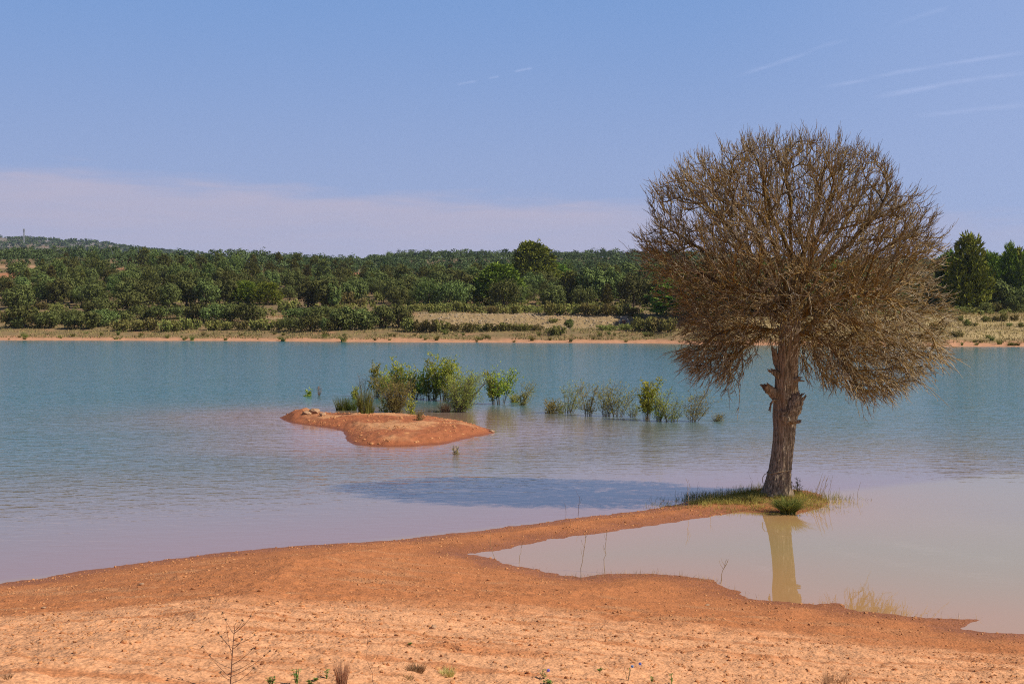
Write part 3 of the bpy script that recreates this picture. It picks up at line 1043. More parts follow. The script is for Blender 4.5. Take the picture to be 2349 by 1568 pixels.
zz = np.concatenate([np.linspace(-0.35, 0.5, 40), np.linspace(0.53, tz.max(), 130)])
ph = np.linspace(0, 2 * np.pi, 129)[:-1]
ZZ, PP = np.meshgrid(zz, ph, indexing='ij')
cx, cy, _ = trunk_c(ZZ)
rr = trunk_r(PP, ZZ)
tv = np.stack([cx + rr * np.cos(PP), cy + rr * np.sin(PP), ZZ], -1).reshape(-1, 3)
i, j = np.meshgrid(np.arange(len(zz) - 1), np.arange(128), indexing='ij')
tf = np.stack([i * 128 + j, i * 128 + (j + 1) % 128, (i + 1) * 128 + (j + 1) % 128, (i + 1) * 128 + j], -1).reshape(-1, 4)
dphi = PP + math.pi / 2
dphi = (PP + math.pi / 2 - 0.02 + math.pi) % (2 * math.pi) - math.pi
hz = (1140 - 965) / PXM
tt_ = np.exp(-(dphi / 0.20) ** 2 - ((ZZ - hz) / 0.13) ** 2).ravel() * 0.9
mb = MB()
mb.add(tv, tf, tt_)
trunk = mb.build('trunk', M_DEAD, tree)


def stub(pts, rads, seed, jag=0.10, label=None):
    """a broken branch with a splintered end"""
    rng = np.random.default_rng(seed)
    P = np.array([tl(u, v, dy) for u, v, dy in pts])
    k = np.linspace(0, len(P) - 1, 14)
    path = np.stack([np.interp(k, np.arange(len(P)), P[:, c]) for c in range(3)], 1)
    rad = np.interp(k, np.arange(len(P)), np.array(rads) / PXM)
    m = MB()
    V, Fq = tube(path, rad, 14)
    V = V.reshape(14, 14, 3)
    dirn = nrm(path[-1] - path[-3])
    cen = path[:, None]
    ph_ = np.arange(14)
    wob = 1 + 0.16 * np.sin(ph_ * 2.7 + seed) + 0.12 * np.sin(ph_ * 1.3 + seed * 2)
    V = cen + (V - cen) * wob[None, :, None] * (1 + 0.06 * rng.normal(size=(14, 14, 1)))
    V[-1] += dirn * (jag * rng.uniform(-0.4, 1.0, (14, 1)))
    V[-2] += dirn * (jag * 0.4 * rng.uniform(-0.4, 1.0, (14, 1)))
    m.add(V.reshape(-1, 3), Fq)
    c0 = path[-1] - dirn * jag * 0.5
    m.add(np.concatenate([V[-1], [c0]]), [(a, (a + 1) % 14, 14) for a in range(14)], 0.25)
    for q in range(5):
        a = V[-1][rng.integers(14)]
        e = a + dirn * jag * rng.uniform(0.6, 1.6) + rng.normal(size=3) * 0.02
        m.add(*tube(np.stack([a - dirn * 0.05, (a + e) / 2, e]), [0.022, 0.014, 0.004], 5))
    o = m.build('broken_stub', M_DEAD, trunk)
    if label:
        o['label'] = label
    return o


stub([(1788, 912, -.05), (1772, 898, -.12), (1763, 891, -.16), (1757, 886, -.18)], [15, 11.5, 10, 9], 3, 0.05, 'short splintered stub on the left side of the trunk')
stub([(1796, 850, 0), (1782, 826, -.08), (1777, 812, -.12), (1776, 802, -.12)], [16, 9, 6, 5], 4, 0.04)
stub([(1795, 868, -.1), (1782, 858, -.2), (1772, 851, -.24)], [9, 7, 5.5], 5, 0.05)
stub([(1806, 955, -.12), (1822, 935, -.22), (1829, 920, -.25), (1833, 910, -.25)], [20, 17, 14, 11], 6, 0.07, 'big broken stub with a torn end on the right side')
stub([(1808, 925, -.1), (1822, 913, -.2), (1834, 905, -.24)], [10, 8, 6], 7, 0.05)
stub([(1812, 872, -.1), (1824, 870, -.18), (1832, 869, -.2)], [9, 7, 6], 8, 0.05)
stub([(1812, 968, -.1), (1826, 967, -.24), (1832, 965, -.28)], [5, 3.4, 2.6], 9, 0.03)
stub([(1790, 915, -.1), (1774, 918, -.2), (1768, 926, -.22), (1767, 938, -.22)], [4, 3, 2.2, 1.5], 10, 0.03)
stub([(1806, 966, -.26), (1798, 955, -.31), (1797, 945, -.32)], [10, 9, 7], 12, 0.05, 'torn knob of wood above the reddish hollow')

# --- the crown: hand-placed limbs, then branches grown through the crown's volume
LIMBS = [
    [(1810, 740, 0), (1816, 690, .05), (1822, 620, .1), (1818, 560, .1), (1812, 500, 0), (1805, 430, 0), (1800, 370, 0)],
    [(1812, 745, 0), (1850, 680, -.2), (1892, 612, -.35), (1950, 560, -.5), (2005, 495, -.6), (2045, 425, -.6)],
    [(1808, 715, 0), (1772, 622, -.3), (1745, 550, -.5), (1700, 480, -.6), (1660, 415, -.7)],
    [(1805, 742, 0), (1745, 660, .4), (1665, 600, .8), (1590, 560, 1.0), (1530, 520, 1.1)],
    [(1802, 772, 0), (1765, 752, -.3), (1705, 748, -.6), (1645, 772, -.9), (1605, 800, -1.0), (1588, 830, -1.0)],
    [(1818, 765, 0), (1870, 735, .2), (1950, 730, .4), (2030, 758, .5), (2070, 790, .5), (2095, 815, .5)],
    [(1814, 770, 0), (1855, 762, -.4), (1900, 790, -.7), (1935, 835, -.8), (1962, 885, -.8)],
    [(1815, 750, 0), (1880, 690, .3), (1980, 650, .6), (2080, 600, .8), (2130, 575, .8), (2155, 560, .8)],
    [(1810, 742, 0), (1828, 685, -.8), (1840, 640, -1.5), (1858, 610, -2.2)],
    [(1808, 742, 0), (1772, 690, -.8), (1722, 660, -1.5), (1668, 650, -2.0)],
    [(1810, 735, 0), (1820, 660, .9), (1838, 600, 1.7), (1850, 560, 2.4)],
    [(1808, 735, 0), (1760, 650, 1.), (1702, 580, 1.8), (1655, 540, 2.2)],
    [(1812, 735, 0), (1900, 640, 1.), (1980, 560, 1.8), (2025, 520, 2.2)],
    [(1822, 630, .1), (1852, 540, .3), (1880, 450, .5), (1895, 380, .6)],
    [(1818, 600, .1), (1782, 520, .4), (1755, 430, .6), (1742, 370, .6)],
    [(1814, 742, 0), (1880, 690, -.9), (1960, 670, -1.6), (2045, 680, -2.0)],
    [(1806, 745, 0), (1750, 715, .5), (1680, 690, 1.0), (1610, 670, 1.2)],
    [(1815, 760, 0), (1840, 745, .7), (1880, 760, 1.2), (1950, 800, 1.4)],
    [(1812, 735, 0), (1838, 660, -.3), (1868, 560, -.7), (1900, 470, -.9)],
    [(1810, 735, 0), (1796, 650, -.4), (1775, 560, -.8), (1755, 480, -1.0)],
    [(1812, 730, 0), (1860, 630, .5), (1930, 520, .9), (1985, 440, 1.1)],
    [(1808, 730, 0), (1765, 640, .2), (1690, 540, .3), (1620, 470, .4)],
    [(1814, 748, 0), (1890, 660, -.2), (2000, 590, -.4), (2090, 530, -.5)],
    [(1806, 748, 0), (1740, 690, -.2), (1640, 640, -.4), (1560, 610, -.5)],
    [(1808, 765, 0), (1775, 760, .5), (1735, 775, .9), (1690, 810, 1.0)],
]
rng = np.random.default_rng(77)
CMAIN = [(1580, 785), (1530, 690), (1480, 610), (1464, 520), (1508, 436), (1592, 374), (1690, 342), (1770, 328), (1860, 328), (1945, 348), (2025, 386), (2090, 430),
         (2125, 490), (2150, 560), (2165, 620), (2165, 700), (2130, 790), (2060, 800), (1950, 790), (1870, 775), (1815, 760), (1750, 765), (1680, 775)]
CLEFT = [(1575, 790), (1650, 770), (1725, 765), (1735, 790), (1712, 820), (1692, 872), (1650, 850), (1606, 852), (1582, 828)]
CRIGHT = [(1835, 765), (1950, 770), (2125, 770), (2115, 835), (2080, 865), (2050, 872), (1985, 915), (1945, 895), (1900, 872), (1858, 845)]


TLX = tl(1822, 640)[0]


def fill(poly, n, dep, seed):
    r_ = np.random.default_rng(seed)
    P = np.array(poly, float)
    W = np.array([tl(u, v) for u, v in P])[:, [0, 2]]
    lo, hi = W.min(0), W.max(0)
    out = np.zeros((0, 3))
    while len(out) < n:
        q = r_.uniform(lo, hi, (n * 2, 2))
        q = q[sdf(q[:, 0], q[:, 1], W) > 0]
        if dep is None:                                   # elliptical slices as deep as they are wide
            zs = np.linspace(lo[1], hi[1], 40)
            xs = np.linspace(lo[0], hi[0], 160)
            gx, gz_ = np.meshgrid(xs, zs, indexing='ij')
            ins = (sdf(gx.ravel(), gz_.ravel(), W) > 0).reshape(gx.shape)
            xl = np.array([xs[ins[:, k]].min() if ins[:, k].any() else 0 for k in range(40)])
            xr = np.array([xs[ins[:, k]].max() if ins[:, k].any() else 0 for k in range(40)])
            c, hwid = np.interp(q[:, 1], zs, (xl + xr) / 2), np.interp(q[:, 1], zs, (xr - xl) / 2)
            rho = np.clip(np.abs(q[:, 0] - c) / np.maximum(hwid, .01), 0, 1)
            ymax = 0.86 * hwid * np.sqrt(1 - rho ** 2)
            s = r_.uniform(-1, 1, len(q))
            s = np.sign(s) * np.abs(s) ** 0.75
            p3 = np.stack([q[:, 0], s * ymax, q[:, 1]], 1)
            e = np.sqrt(rho ** 2 + (1 - rho ** 2) * s * s)
            keep = r_.random(len(q)) < 0.30 + 0.70 * e ** 1.5
            vx, vy, vz = (p3[:, 0] - (TLX)) / 3.6, p3[:, 1] / 3.2, (p3[:, 2] - 4.9) / 3.0
            th, fi = np.arctan2(vz, np.hypot(vx, vy) * np.sign(vx + 1e-9)), np.arctan2(vy, vx)
            lob = perlin(th * 2.3 + 5, fi * 2.0, 441) + 0.6 * perlin(th * 5.0, fi * 4.5 + 3, 442)
            keep &= e < 0.92 + 0.36 * lob
            p3 = p3[keep]
        else:
            p3 = np.stack([q[:, 0], r_.uniform(-dep, dep, len(q)), q[:, 1]], 1)
        out = np.concatenate([out, p3])
    return out[:n]


ATT_ = np.concatenate([fill(CMAIN, 9000, None, 1), fill(CLEFT, 520, 1.2, 2), fill(CRIGHT, 1150, 1.5, 3),
                       fill([(1740, 690), (1880, 690), (1888, 800), (1835, 790), (1745, 780)], 460, 0.55, 4) + np.array([0, -1.05, 0])])
ATT = ATT_[np.random.default_rng(9).random(len(ATT_)) < np.interp(ATT_[:, 2], [3.6, 4.8, 5.8], [0.85, 0.85, 0.58])]
nodes, parent, limb_of = [], [], []


def add_node(p, pa, li):
    nodes.append(p)
    parent.append(pa)
    limb_of.append(li)
    return len(nodes) - 1


STEP = 0.11
FORK = tl(1812, 752)
for li, L in enumerate(LIMBS):
    P = np.array([tl(*q) for q in L])
    d = np.concatenate([[0], np.cumsum(np.linalg.norm(np.diff(P, axis=0), axis=1))])
    k = np.arange(0, d[-1], STEP)
    Q = np.stack([np.interp(k, d, P[:, c]) for c in range(3)], 1)
    wob = np.stack([fbm(k * 1.3 + li * 7, k * 0 + 3.3, 3, 500 + c) for c in range(3)], 1) * 0.10 * np.minimum(k / 0.5, 1)[:, None]
    Q = Q + wob
    pa = -1
    if li in (13, 14):                                    # these two leave the leader
        pa = int(np.argmin([np.linalg.norm(np.array(nodes[q]) - Q[0]) if limb_of[q] == 0 else 9 for q in range(len(nodes))]))
    for q in Q:
        pa = add_node(q, pa, li)

NMAX = 40000
NP_ = np.zeros((NMAX, 3))
NP_[:len(nodes)] = nodes
nn = len(nodes)
PAR = np.full(NMAX, -1)
PAR[:nn] = parent
LIM = np.zeros(NMAX, int)
LIM[:nn] = limb_of
DIR = np.zeros((NMAX, 3))
for q in range(nn):
    if PAR[q] >= 0:
        DIR[q] = nrm(NP_[q] - NP_[PAR[q]])
CHN = np.zeros(NMAX, int)
nd, ni = np.full(len(ATT), 9e9), np.zeros(len(ATT), int)


def update(a, b):
    for s in range(a, b, 400):
        e = min(b, s + 400)
        D = np.linalg.norm(ATT[:, None] - NP_[None, s:e], axis=2)
        k = D.argmin(1)
        dm = D[np.arange(len(ATT)), k]
        better = dm < nd
        nd[better] = dm[better]
        ni[better] = k[better] + s


update(0, nn)
alive = np.ones(len(ATT), bool)
for it in range(160):
    act = alive & (nd < 1.3)
    if not act.any():
        break
    idx = ni[act]
    acc = np.zeros((nn, 3))
    np.add.at(acc, idx, nrm(ATT[act] - NP_[idx]))
    u_ = np.unique(idx)
    u_ = u_[CHN[u_] < 4]
    if not len(u_):
        break
    d = nrm(nrm(acc[u_]) + 0.45 * DIR[u_] + 0.60 * nrm(NP_[u_] - FORK) + 0.13 * rng.normal(size=(len(u_), 3)))
    newp = NP_[u_] + d * STEP
    a0 = nn
    for p_, pa_, dd in zip(newp, u_, d):
        if nn >= NMAX:
            break
        NP_[nn], PAR[nn], LIM[nn], DIR[nn] = p_, pa_, LIM[pa_], dd
        CHN[pa_] += 1
        nn += 1
    update(a0, nn)
    alive &= nd > 0.155
    if nn >= NMAX:
        break
print('crown nodes', nn, 'left', int(alive.sum()))
kids = [[] for _ in range(nn)]
for q in range(nn):
    if PAR[q] >= 0:
        kids[PAR[q]].append(q)
E = 2.48
acc = np.zeros(nn)
for q in range(nn - 1, -1, -1):
    if not kids[q]:
        acc[q] = 0.0088 ** E
    if PAR[q] >= 0:
        acc[PAR[q]] += acc[q]
RAD = acc ** (1 / E)
RAD = np.minimum(RAD, 0.14)
CEN = tl(1822, 650)

chains = []                                               # (limb, points, radii)
starts = [(q, None) for q in range(nn) if PAR[q] < 0]
while starts:
    q, pa_ = starts.pop()
    pts, rad = ([NP_[pa_]], [min(RAD[q] * 1.15, RAD[pa_])]) if pa_ is not None else ([], [])
    li = LIM[q]
    while True:
        pts.append(NP_[q])
        rad.append(RAD[q])
        if not kids[q]:
            break
        ks = sorted(kids[q], key=lambda c: -RAD[c])
        for c in ks[1:]:
            starts.append((c, q))
        q = ks[0]
    pts = np.array(pts)
    if len(pts) > 3:
        sm = pts.copy()
        sm[1:-1] = 0.25 * pts[:-2] + 0.5 * pts[1:-1] + 0.25 * pts[2:]
        pts = sm
    if len(pts) > 1:
        chains.append((li, pts, np.array(rad)))

NL = len(LIMBS)
limb_mb, twig_mb = [MB() for _ in range(NL)], [MB() for _ in range(NL)]
for li, pts, rad in chains:
    big = rad[0] > 0.016
    sides = 9 if rad[0] > 0.06 else (6 if rad[0] > 0.022 else 3)
    V, Fq = tube(pts, rad * (1 + 0.08 * rng.normal(size=len(rad)).clip(-1, 1)), sides)
    (limb_mb if big else twig_mb)[li].add(V, Fq, rng.random() * 0.8)

# fine twigs along every thin branch
src = np.nonzero((RAD[:nn] < 0.030) & (PAR[:nn] >= 0))[0]


def sprout(base, bdir, li, length, n_pts, r0, bend, up):
    n = len(base)
    out = nrm(base - FORK)
    d = nrm(0.70 * bdir + 0.75 * out + 0.50 * rng.normal(size=(n, 3)))
    P = np.zeros((n, n_pts, 3))
    P[:, 0] = base
    step = (length / (n_pts - 1))[:, None]
    for k in range(1, n_pts):
        d = nrm(d + bend * rng.normal(size=(n, 3)) + np.stack([0 * up, 0 * up, up], 1) * (0.30 if k > 1 else 0.1) + 0.10 * out)
        P[:, k] = P[:, k - 1] + d * step
    R = r0[:, None] * np.linspace(1.0, 0.38, n_pts)[None]
    return P, R, d


rep = np.repeat(src, rng.choice([1, 2, 3], len(src), p=[0.74, 0.26, 0.0]))
base = NP_[rep]
hgt = base[:, 2]
side_ = np.hypot(base[:, 0] - CEN[0], base[:, 1])
upk = np.clip((hgt - 4.6) / 2.0, -0.62, 0.85)
P1, R1, _ = sprout(base, DIR[rep], LIM[rep], np.interp(hgt, [4.2, 5.4], [1.0, 0.72]) * rng.uniform(0.18, 0.50, len(rep)) * np.where(rng.random(len(rep)) < 0.06, 1.8, 1.0) * (1 + 0.35 * np.sin(base[:, 0] * 4.1 + base[:, 1] * 3.3) * np.sin(base[:, 2] * 3.7)), 6, rng.uniform(0.0072, 0.0105, len(rep)), 0.17, upk)
k2 = rng.integers(1, 5, len(rep) * 2)
b2 = np.repeat(np.arange(len(rep)), 2)
base2 = P1[b2, k2]
dir2 = nrm(P1[b2, k2 + 1] - P1[b2, k2])
P2, R2, _ = sprout(base2, dir2, LIM[rep][b2], rng.uniform(0.10, 0.30, len(b2)), 4, rng.uniform(0.0058, 0.0085, len(b2)), 0.22, upk[b2])
print('twigs', len(P1), len(P2))
L1, L2 = LIM[rep], LIM[rep][b2]
g1, g2 = rng.beta(0.6, 1.3, len(P1)), rng.beta(0.6, 1.2, len(P2))
for li in range(NL):
    for P_, R_, L_, g_ in ((P1, R1, L1, g1), (P2, R2, L2, g2)):
        q = L_ == li
        if q.any():
            V, Fq = tubes(P_[q], R_[q], 3)
            twig_mb[li].add(V, Fq, np.repeat(g_[q], P_.shape[1] * 3))
for li in range(NL):
    if limb_mb[li].n == 0:
        continue
    lo = limb_mb[li].build('limb', M_LIMB, tree)
    if twig_mb[li].n:
        twig_mb[li].build('twigs', M_TWIG, lo)

# rope tied round the trunk
rz = (1140 - 1087) / PXM
rp = []
for a in np.linspace(-math.pi, math.pi, 90):
    zz_ = rz + 0.05 * math.cos(a) + 0.010 * math.sin(3 * a)
    c_x, c_y, _ = trunk_c(zz_)
    r_ = max(float(trunk_r(a, zz_)), 0.27) + 0.010
    rp.append((TX + c_x + r_ * math.cos(a), TY + c_y + r_ * math.sin(a), TZ + zz_))
rp = np.array(rp)
mb = MB()
mb.add(*tube(rp, 0.0085, 7))
e = rp[0]
mb.add(*tube(np.array([e + (0.02, -.04, 0), e + (-.06, -.06, -.02), e + (-.11, -.07, -.09), e + (-.115, -.07, -.18), e + (-.10, -.06, -.24)]), 0.0085, 7))
rope = tag(mb.build('rope', M_ROPE), 'thin pale rope tied round the base of the dead trunk', 'rope')

# ----------------------------------------------------------------------------- far bank: trees and shrubs
class Kit:
    """a few prototypes of a kind; the first uses move the prototype itself"""
    def __init__(s, protos):
        s.p = [[o, R, H, False] for o, R, H in protos]
        s.k = 0

    def place(s, loc, R, H, rng, label, cat, group=None, pick=None):
        if pick is None:
            asp = H / R
            order = sorted(range(len(s.p)), key=lambda i: abs(math.log((s.p[i][2] / s.p[i][1]) / asp)) + 0.25 * rng.random())
            pick = order[0]
        e = s.p[pick]
        sc = (R / e[1], R / e[1], H / e[2])
        rz = rng.uniform(0, 2 * math.pi)
        if not e[3]:
            e[3] = True
            o = e[0]
            o.location, o.rotation_euler, o.scale = loc, (0, 0, rz), sc
        else:
            o = copy_tree(e[0], loc, rz, sc)
        for c in ('label', 'category', 'group'):
            if c in o:
                del o[c]
        return tag(o, label, cat, group)

    def clear(s):
        for e in s.p:
            if not e[3]:
                for c in list(e[0].children):
                    bpy.data.objects.remove(c)
                bpy.data.objects.remove(e[0])


rp_ = np.random.default_rng(404)
K_OAK = Kit([(tree_proto('oak_tree', rp_, R, H, 4600, 0.31, M_OAK), R, H) for R, H in ((3.6, 6.0), (4.2, 6.6), (3.2, 6.4), (4.6, 6.2), (3.8, 5.2))])
K_BUSH = Kit([(tree_proto('oak_bush', rp_, R, H, 2600, 0.25, M_OAK, low=0.0), R, H) for R, H in ((2.6, 3.0), (3.0, 2.9), (2.2, 3.1))])
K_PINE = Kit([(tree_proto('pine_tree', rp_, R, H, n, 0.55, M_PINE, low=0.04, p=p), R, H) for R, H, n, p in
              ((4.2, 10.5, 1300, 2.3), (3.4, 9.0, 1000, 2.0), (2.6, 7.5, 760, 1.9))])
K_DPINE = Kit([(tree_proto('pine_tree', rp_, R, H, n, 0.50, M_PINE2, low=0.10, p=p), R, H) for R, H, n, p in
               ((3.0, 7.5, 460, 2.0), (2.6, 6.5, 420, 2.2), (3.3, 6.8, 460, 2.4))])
K_JUN = Kit([(tree_proto('juniper_tree', rp_, R, H, n, 0.36, M_JUN), R, H) for R, H, n in ((1.8, 6.2, 520), (2.2, 6.0, 560))])


def shrub_proto(rng, R, H, n, size, mat):
    root = empty('shrub', (0, 0, 0))
    b = MB()
    a = rng.uniform(0, 2 * np.pi, n)
    ns = 14
    si = rng.integers(0, ns, n)
    sa, sr = rng.uniform(0, 2 * np.pi, ns), np.sqrt(rng.random(ns)) * R * 0.72
    sh = H * rng.uniform(0.6, 1.0, ns) * (1 - 0.35 * (sr / R) ** 2)
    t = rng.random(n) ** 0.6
    wd = R * 0.30
    C = np.stack([np.cos(sa[si]) * sr[si] * (0.5 + 0.5 * t) + rng.normal(0, wd * 0.55, n) * (1.1 - 0.5 * t),
                  np.sin(sa[si]) * sr[si] * (0.5 + 0.5 * t) + rng.normal(0, wd * 0.55, n) * (1.1 - 0.5 * t), 0.05 + sh[si] * t], 1)
    up = nrm(np.array([0, 0, 0.9]) + 0.6 * rng.normal(size=(n, 3)))
    N = nrm(np.cross(up, rng.normal(size=(n, 3))))
    V, Fq = cards(C, N, size * rng.uniform(0.7, 1.3, n), 0.55, rng, up)
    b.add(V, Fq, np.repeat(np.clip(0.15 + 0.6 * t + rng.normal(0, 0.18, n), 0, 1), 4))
    b.build('foliage', mat, root, smooth=False)
    t_ = MB()
    for k in range(ns):
        t_.add(*tube(np.array([[0, 0, -0.1], [np.cos(sa[k]) * sr[k] * 0.5, np.sin(sa[k]) * sr[k] * 0.5, sh[k] * 0.4], [np.cos(sa[k]) * sr[k], np.sin(sa[k]) * sr[k], sh[k] * 0.8]]), [0.03, 0.02, 0.01], 4))
    t_.build('stems', M_STEM, root)
    return root


K_SHRUB = Kit([(shrub_proto(rp_, R, H, n, 0.26, M_SHRUB), R, H) for R, H, n in ((1.5, 1.5, 620), (1.8, 1.6, 720), (1.2, 1.3, 480), (2.0, 1.5, 800))])

Z1 = lambda x, y: (x * 0.3418, 504.7 + y * 0.3418)
Z2 = lambda x, y: (745.5 + x * 0.3418, 504.7 + y * 0.3418)
Z5 = lambda x, y: ((3700 + x / 3.015) * 0.5735, (900 + y / 3.015) * 0.5735)

BOX_OAK = [(Z1, b) for b in [(0, 215, 440, 600), (215, 400, 390, 560), (380, 560, 375, 560), (540, 730, 430, 590), (690, 800, 330, 430), (760, 920, 410, 570), (150, 300, 330, 420),
                             (890, 1070, 415, 570), (1040, 1200, 430, 590), (1160, 1330, 395, 580), (1290, 1460, 400, 585), (1310, 1440, 345, 440), (1420, 1570, 320, 480), (1500, 1660, 320, 480),
                             (1380, 1500, 400, 570), (1480, 1600, 400, 570), (1870, 2010, 440, 540), (1985, 2140, 420, 595), (2080, 2285, 395, 600), (1090, 1230, 330, 420), (2240, 2380, 420, 560)]] + \
          [(Z2, b) for b in [(0, 105, 410, 600), (135, 260, 385, 500), (240, 380, 385, 500), (365, 500, 395, 480), (395, 560, 455, 580), (500, 660, 390, 530), (560, 690, 450, 545), (650, 850, 355, 510),
                             (825, 1070, 360, 565), (1300, 1560, 355, 480), (1265, 1390, 460, 555), (1440, 1570, 445, 560), (1690, 1900, 325, 565), (1830, 2010, 330, 560), (2000, 2130, 360, 510),
                             (2090, 2250, 300, 480), (2130, 2330, 410, 650), (700, 830, 300, 380)]] + \
          [(Z5, b) for b in [(640, 800, 500, 660), (720, 880, 780, 980), (860, 1020, 780, 990), (980, 1200, 540, 820), (0, 200, 600, 1040), (1000, 1210, 850, 1060)]]
BOX_BUSH = [(Z1, b) for b in [(50, 250, 580, 725), (85, 160, 645, 728), (230, 300, 625, 728), (280, 375, 620, 728), (330, 450, 600, 695), (430, 550, 610, 695), (440, 545, 640, 730), (530, 650, 620, 732), (610, 770, 610, 715),
                              (700, 870, 612, 695), (555, 620, 545, 630), (640, 760, 540, 630), (780, 960, 490, 620), (880, 1010, 575, 670), (1000, 1110, 580, 670), (1100, 1260, 590, 665), (1260, 1400, 565, 690),
                              (1370, 1530, 575, 692), (1460, 1620, 570, 690), (1590, 1770, 565, 695), (1925, 2080, 600, 690), (2060, 2240, 585, 690), (1885, 2010, 660, 748), (2010, 2150, 645, 750), (2150, 2215, 660, 748),
                              (2235, 2360, 600, 740)]] + \
           [(Z2, b) for b in [(50, 180, 590, 740), (150, 300, 600, 735), (345, 460, 585, 730), (430, 555, 580, 728), (0, 70, 650, 745), (1608, 1662, 665, 727), (230, 360, 630, 735)]] + [(Z5, (180, 250, 1240, 1320))]
BOX_SHRUB = [(Z1, b) for b in [(745, 860, 665, 748), (850, 975, 658, 748), (960, 1075, 655, 742), (1065, 1150, 665, 750), (1140, 1215, 670, 748), (1190, 1280, 655, 738), (1260, 1342, 660, 735), (1375, 1470, 670, 742),
                               (1460, 1565, 672, 740), (1580, 1665, 668, 737), (1665, 1750, 660, 742), (1740, 1835, 662, 740), (1830, 1905, 655, 742), (220, 330, 550, 600), (320, 420, 555, 600), (1870, 1990, 525, 615),
                               (0, 30, 610, 690), (520, 570, 650, 700), (2180, 2280, 660, 740)]] + \
            [(Z2, b) for b in [(515, 620, 655, 750), (600, 710, 660, 752), (680, 760, 665, 752), (740, 825, 670, 755), (815, 905, 690, 745), (900, 1015, 680, 752), (1015, 1100, 690, 748), (1080, 1160, 690, 747),
                               (1150, 1230, 685, 745), (1210, 1310, 688, 742), (1290, 1380, 690, 744), (1370, 1460, 695, 742), (1480, 1560, 715, 770), (1530, 1610, 705, 775), (1830, 1960, 695, 742), (1975, 2065, 690, 738),
                               (2060, 2160, 650, 745), (2130, 2230, 645, 750), (2200, 2300, 655, 752), (2260, 2360, 645, 755), (2070, 2135, 622, 662), (1500, 1560, 655, 690), (520, 610, 560, 615), (600, 690, 555, 612),
                               (680, 770, 560, 625), (760, 860, 545, 620), (850, 930, 540, 612), (910, 1000, 550, 620), (990, 1080, 575, 625), (1070, 1160, 570, 628), (1150, 1240, 575, 630), (1230, 1320, 560, 630),
                               (1310, 1400, 560, 620), (1390, 1470, 580, 625), (1470, 1550, 540, 640), (1540, 1630, 560, 635), (1620, 1720, 560, 635), (1710, 1790, 545, 640), (1780, 1870, 555, 640), (1860, 1950, 560, 640),
                               (1940, 2040, 560, 642), (2030, 2130, 580, 645), (90, 190, 480, 570), (190, 270, 520, 580), (100, 190, 560, 610), (330, 400, 480, 540), (20, 100, 480, 590), (1080, 1140, 510, 575)]] + \
            [(Z5, b) for b in [(470, 560, 1130, 1215), (550, 635, 1170, 1222), (315, 460, 1270, 1352), (690, 800, 1090, 1165), (810, 905, 1090, 1162), (905, 1000, 1055, 1160), (1040, 1130, 1078, 1155), (975, 1055, 1170, 1222),
                               (380, 470, 1085, 1155), (680, 840, 930, 1055), (830, 990, 920, 1055), (360, 520, 970, 1060), (250, 350, 980, 1060), (520, 640, 980, 1050), (60, 160, 1180, 1290), (1120, 1200, 1170, 1230)]]
BOX_PINE = [(Z2, (1060, 1268, 290, 570)), (Z2, (1240, 1550, 172, 480)), (Z2, (1490, 1620, 285, 450)), (Z1, (1588, 1702, 400, 565)), (Z1, (1730, 1852, 410, 570)), (Z5, (350, 745, 185, 1045)), (Z5, (660, 900, 320, 1000)), (Z5, (830, 975, 480, 830)),
            (Z5, (970, 1100, 205, 1000)), (Z5, (1080, 1230, 265, 1000)), (Z5, (80, 420, 420, 1040)), (Z5, (900, 1010, 330, 960)), (Z5, (1150, 1260, 500, 900)), (Z2, (2300, 2600, 330, 640)), (Z2, (2550, 2800, 300, 640)), (Z2, (2750, 3050, 280, 640)), (Z2, (3000, 3300, 300, 640)), (Z2, (3250, 3600, 260, 640))]
BOX_PINE += [(Z5, b) for b in [(640, 780, 420, 1000), (760, 900, 350, 990), (900, 1020, 400, 1000), (1020, 1130, 330, 1000), (1110, 1200, 420, 1010), (200, 380, 300, 1040), (1180, 1330, 300, 1010), (560, 700, 480, 1020)]]
BOX_JUN = [(Z2, (1560, 1725, 350, 565)), (Z2, (1925, 1985, 305, 430)), (Z2, (1965, 2020, 315, 430)), (Z2, (2010, 2080, 400, 520)), (Z1, (860, 920, 330, 420)), (Z2, (1460, 1540, 450, 560))]

rf = np.random.default_rng(505)


def boxes(lst):
    out = []
    for z, (x0, x1, y0, y1) in lst:
        (u0, v0), (u1, v1) = z(x0, y0), z(x1, y1)
        p = on_ground((u0 + u1) / 2, v1, 150)
        D = p[1]
        out.append((p, (u1 - u0) / 2 / F * D, (v1 - v0) / F * D, (u0 + u1) / 2, v1))
    out.sort(key=lambda q: q[3])
    return out


def rowed(kit, lst, text, cat, group, scale=1.0, tall=1.0):
    """label every plant of a bank row by its place in that row"""
    bs = boxes(lst)
    for i, (p, R, H, u, v) in enumerate(bs):
        kit.place((p[0], p[1] + R * 0.4, p[2] - 0.08), R * scale, H * 1.08 * tall, rf, text.format(ordinal(i, len(bs))), cat, group)


def split_rows(lst, limits):
    rows_ = [[] for _ in range(len(limits) + 1)]
    for z, b in lst:
        v = z((b[0] + b[1]) / 2, b[3])[1]
        rows_[sum(v < l for l in limits)].append((z, b))
    return rows_


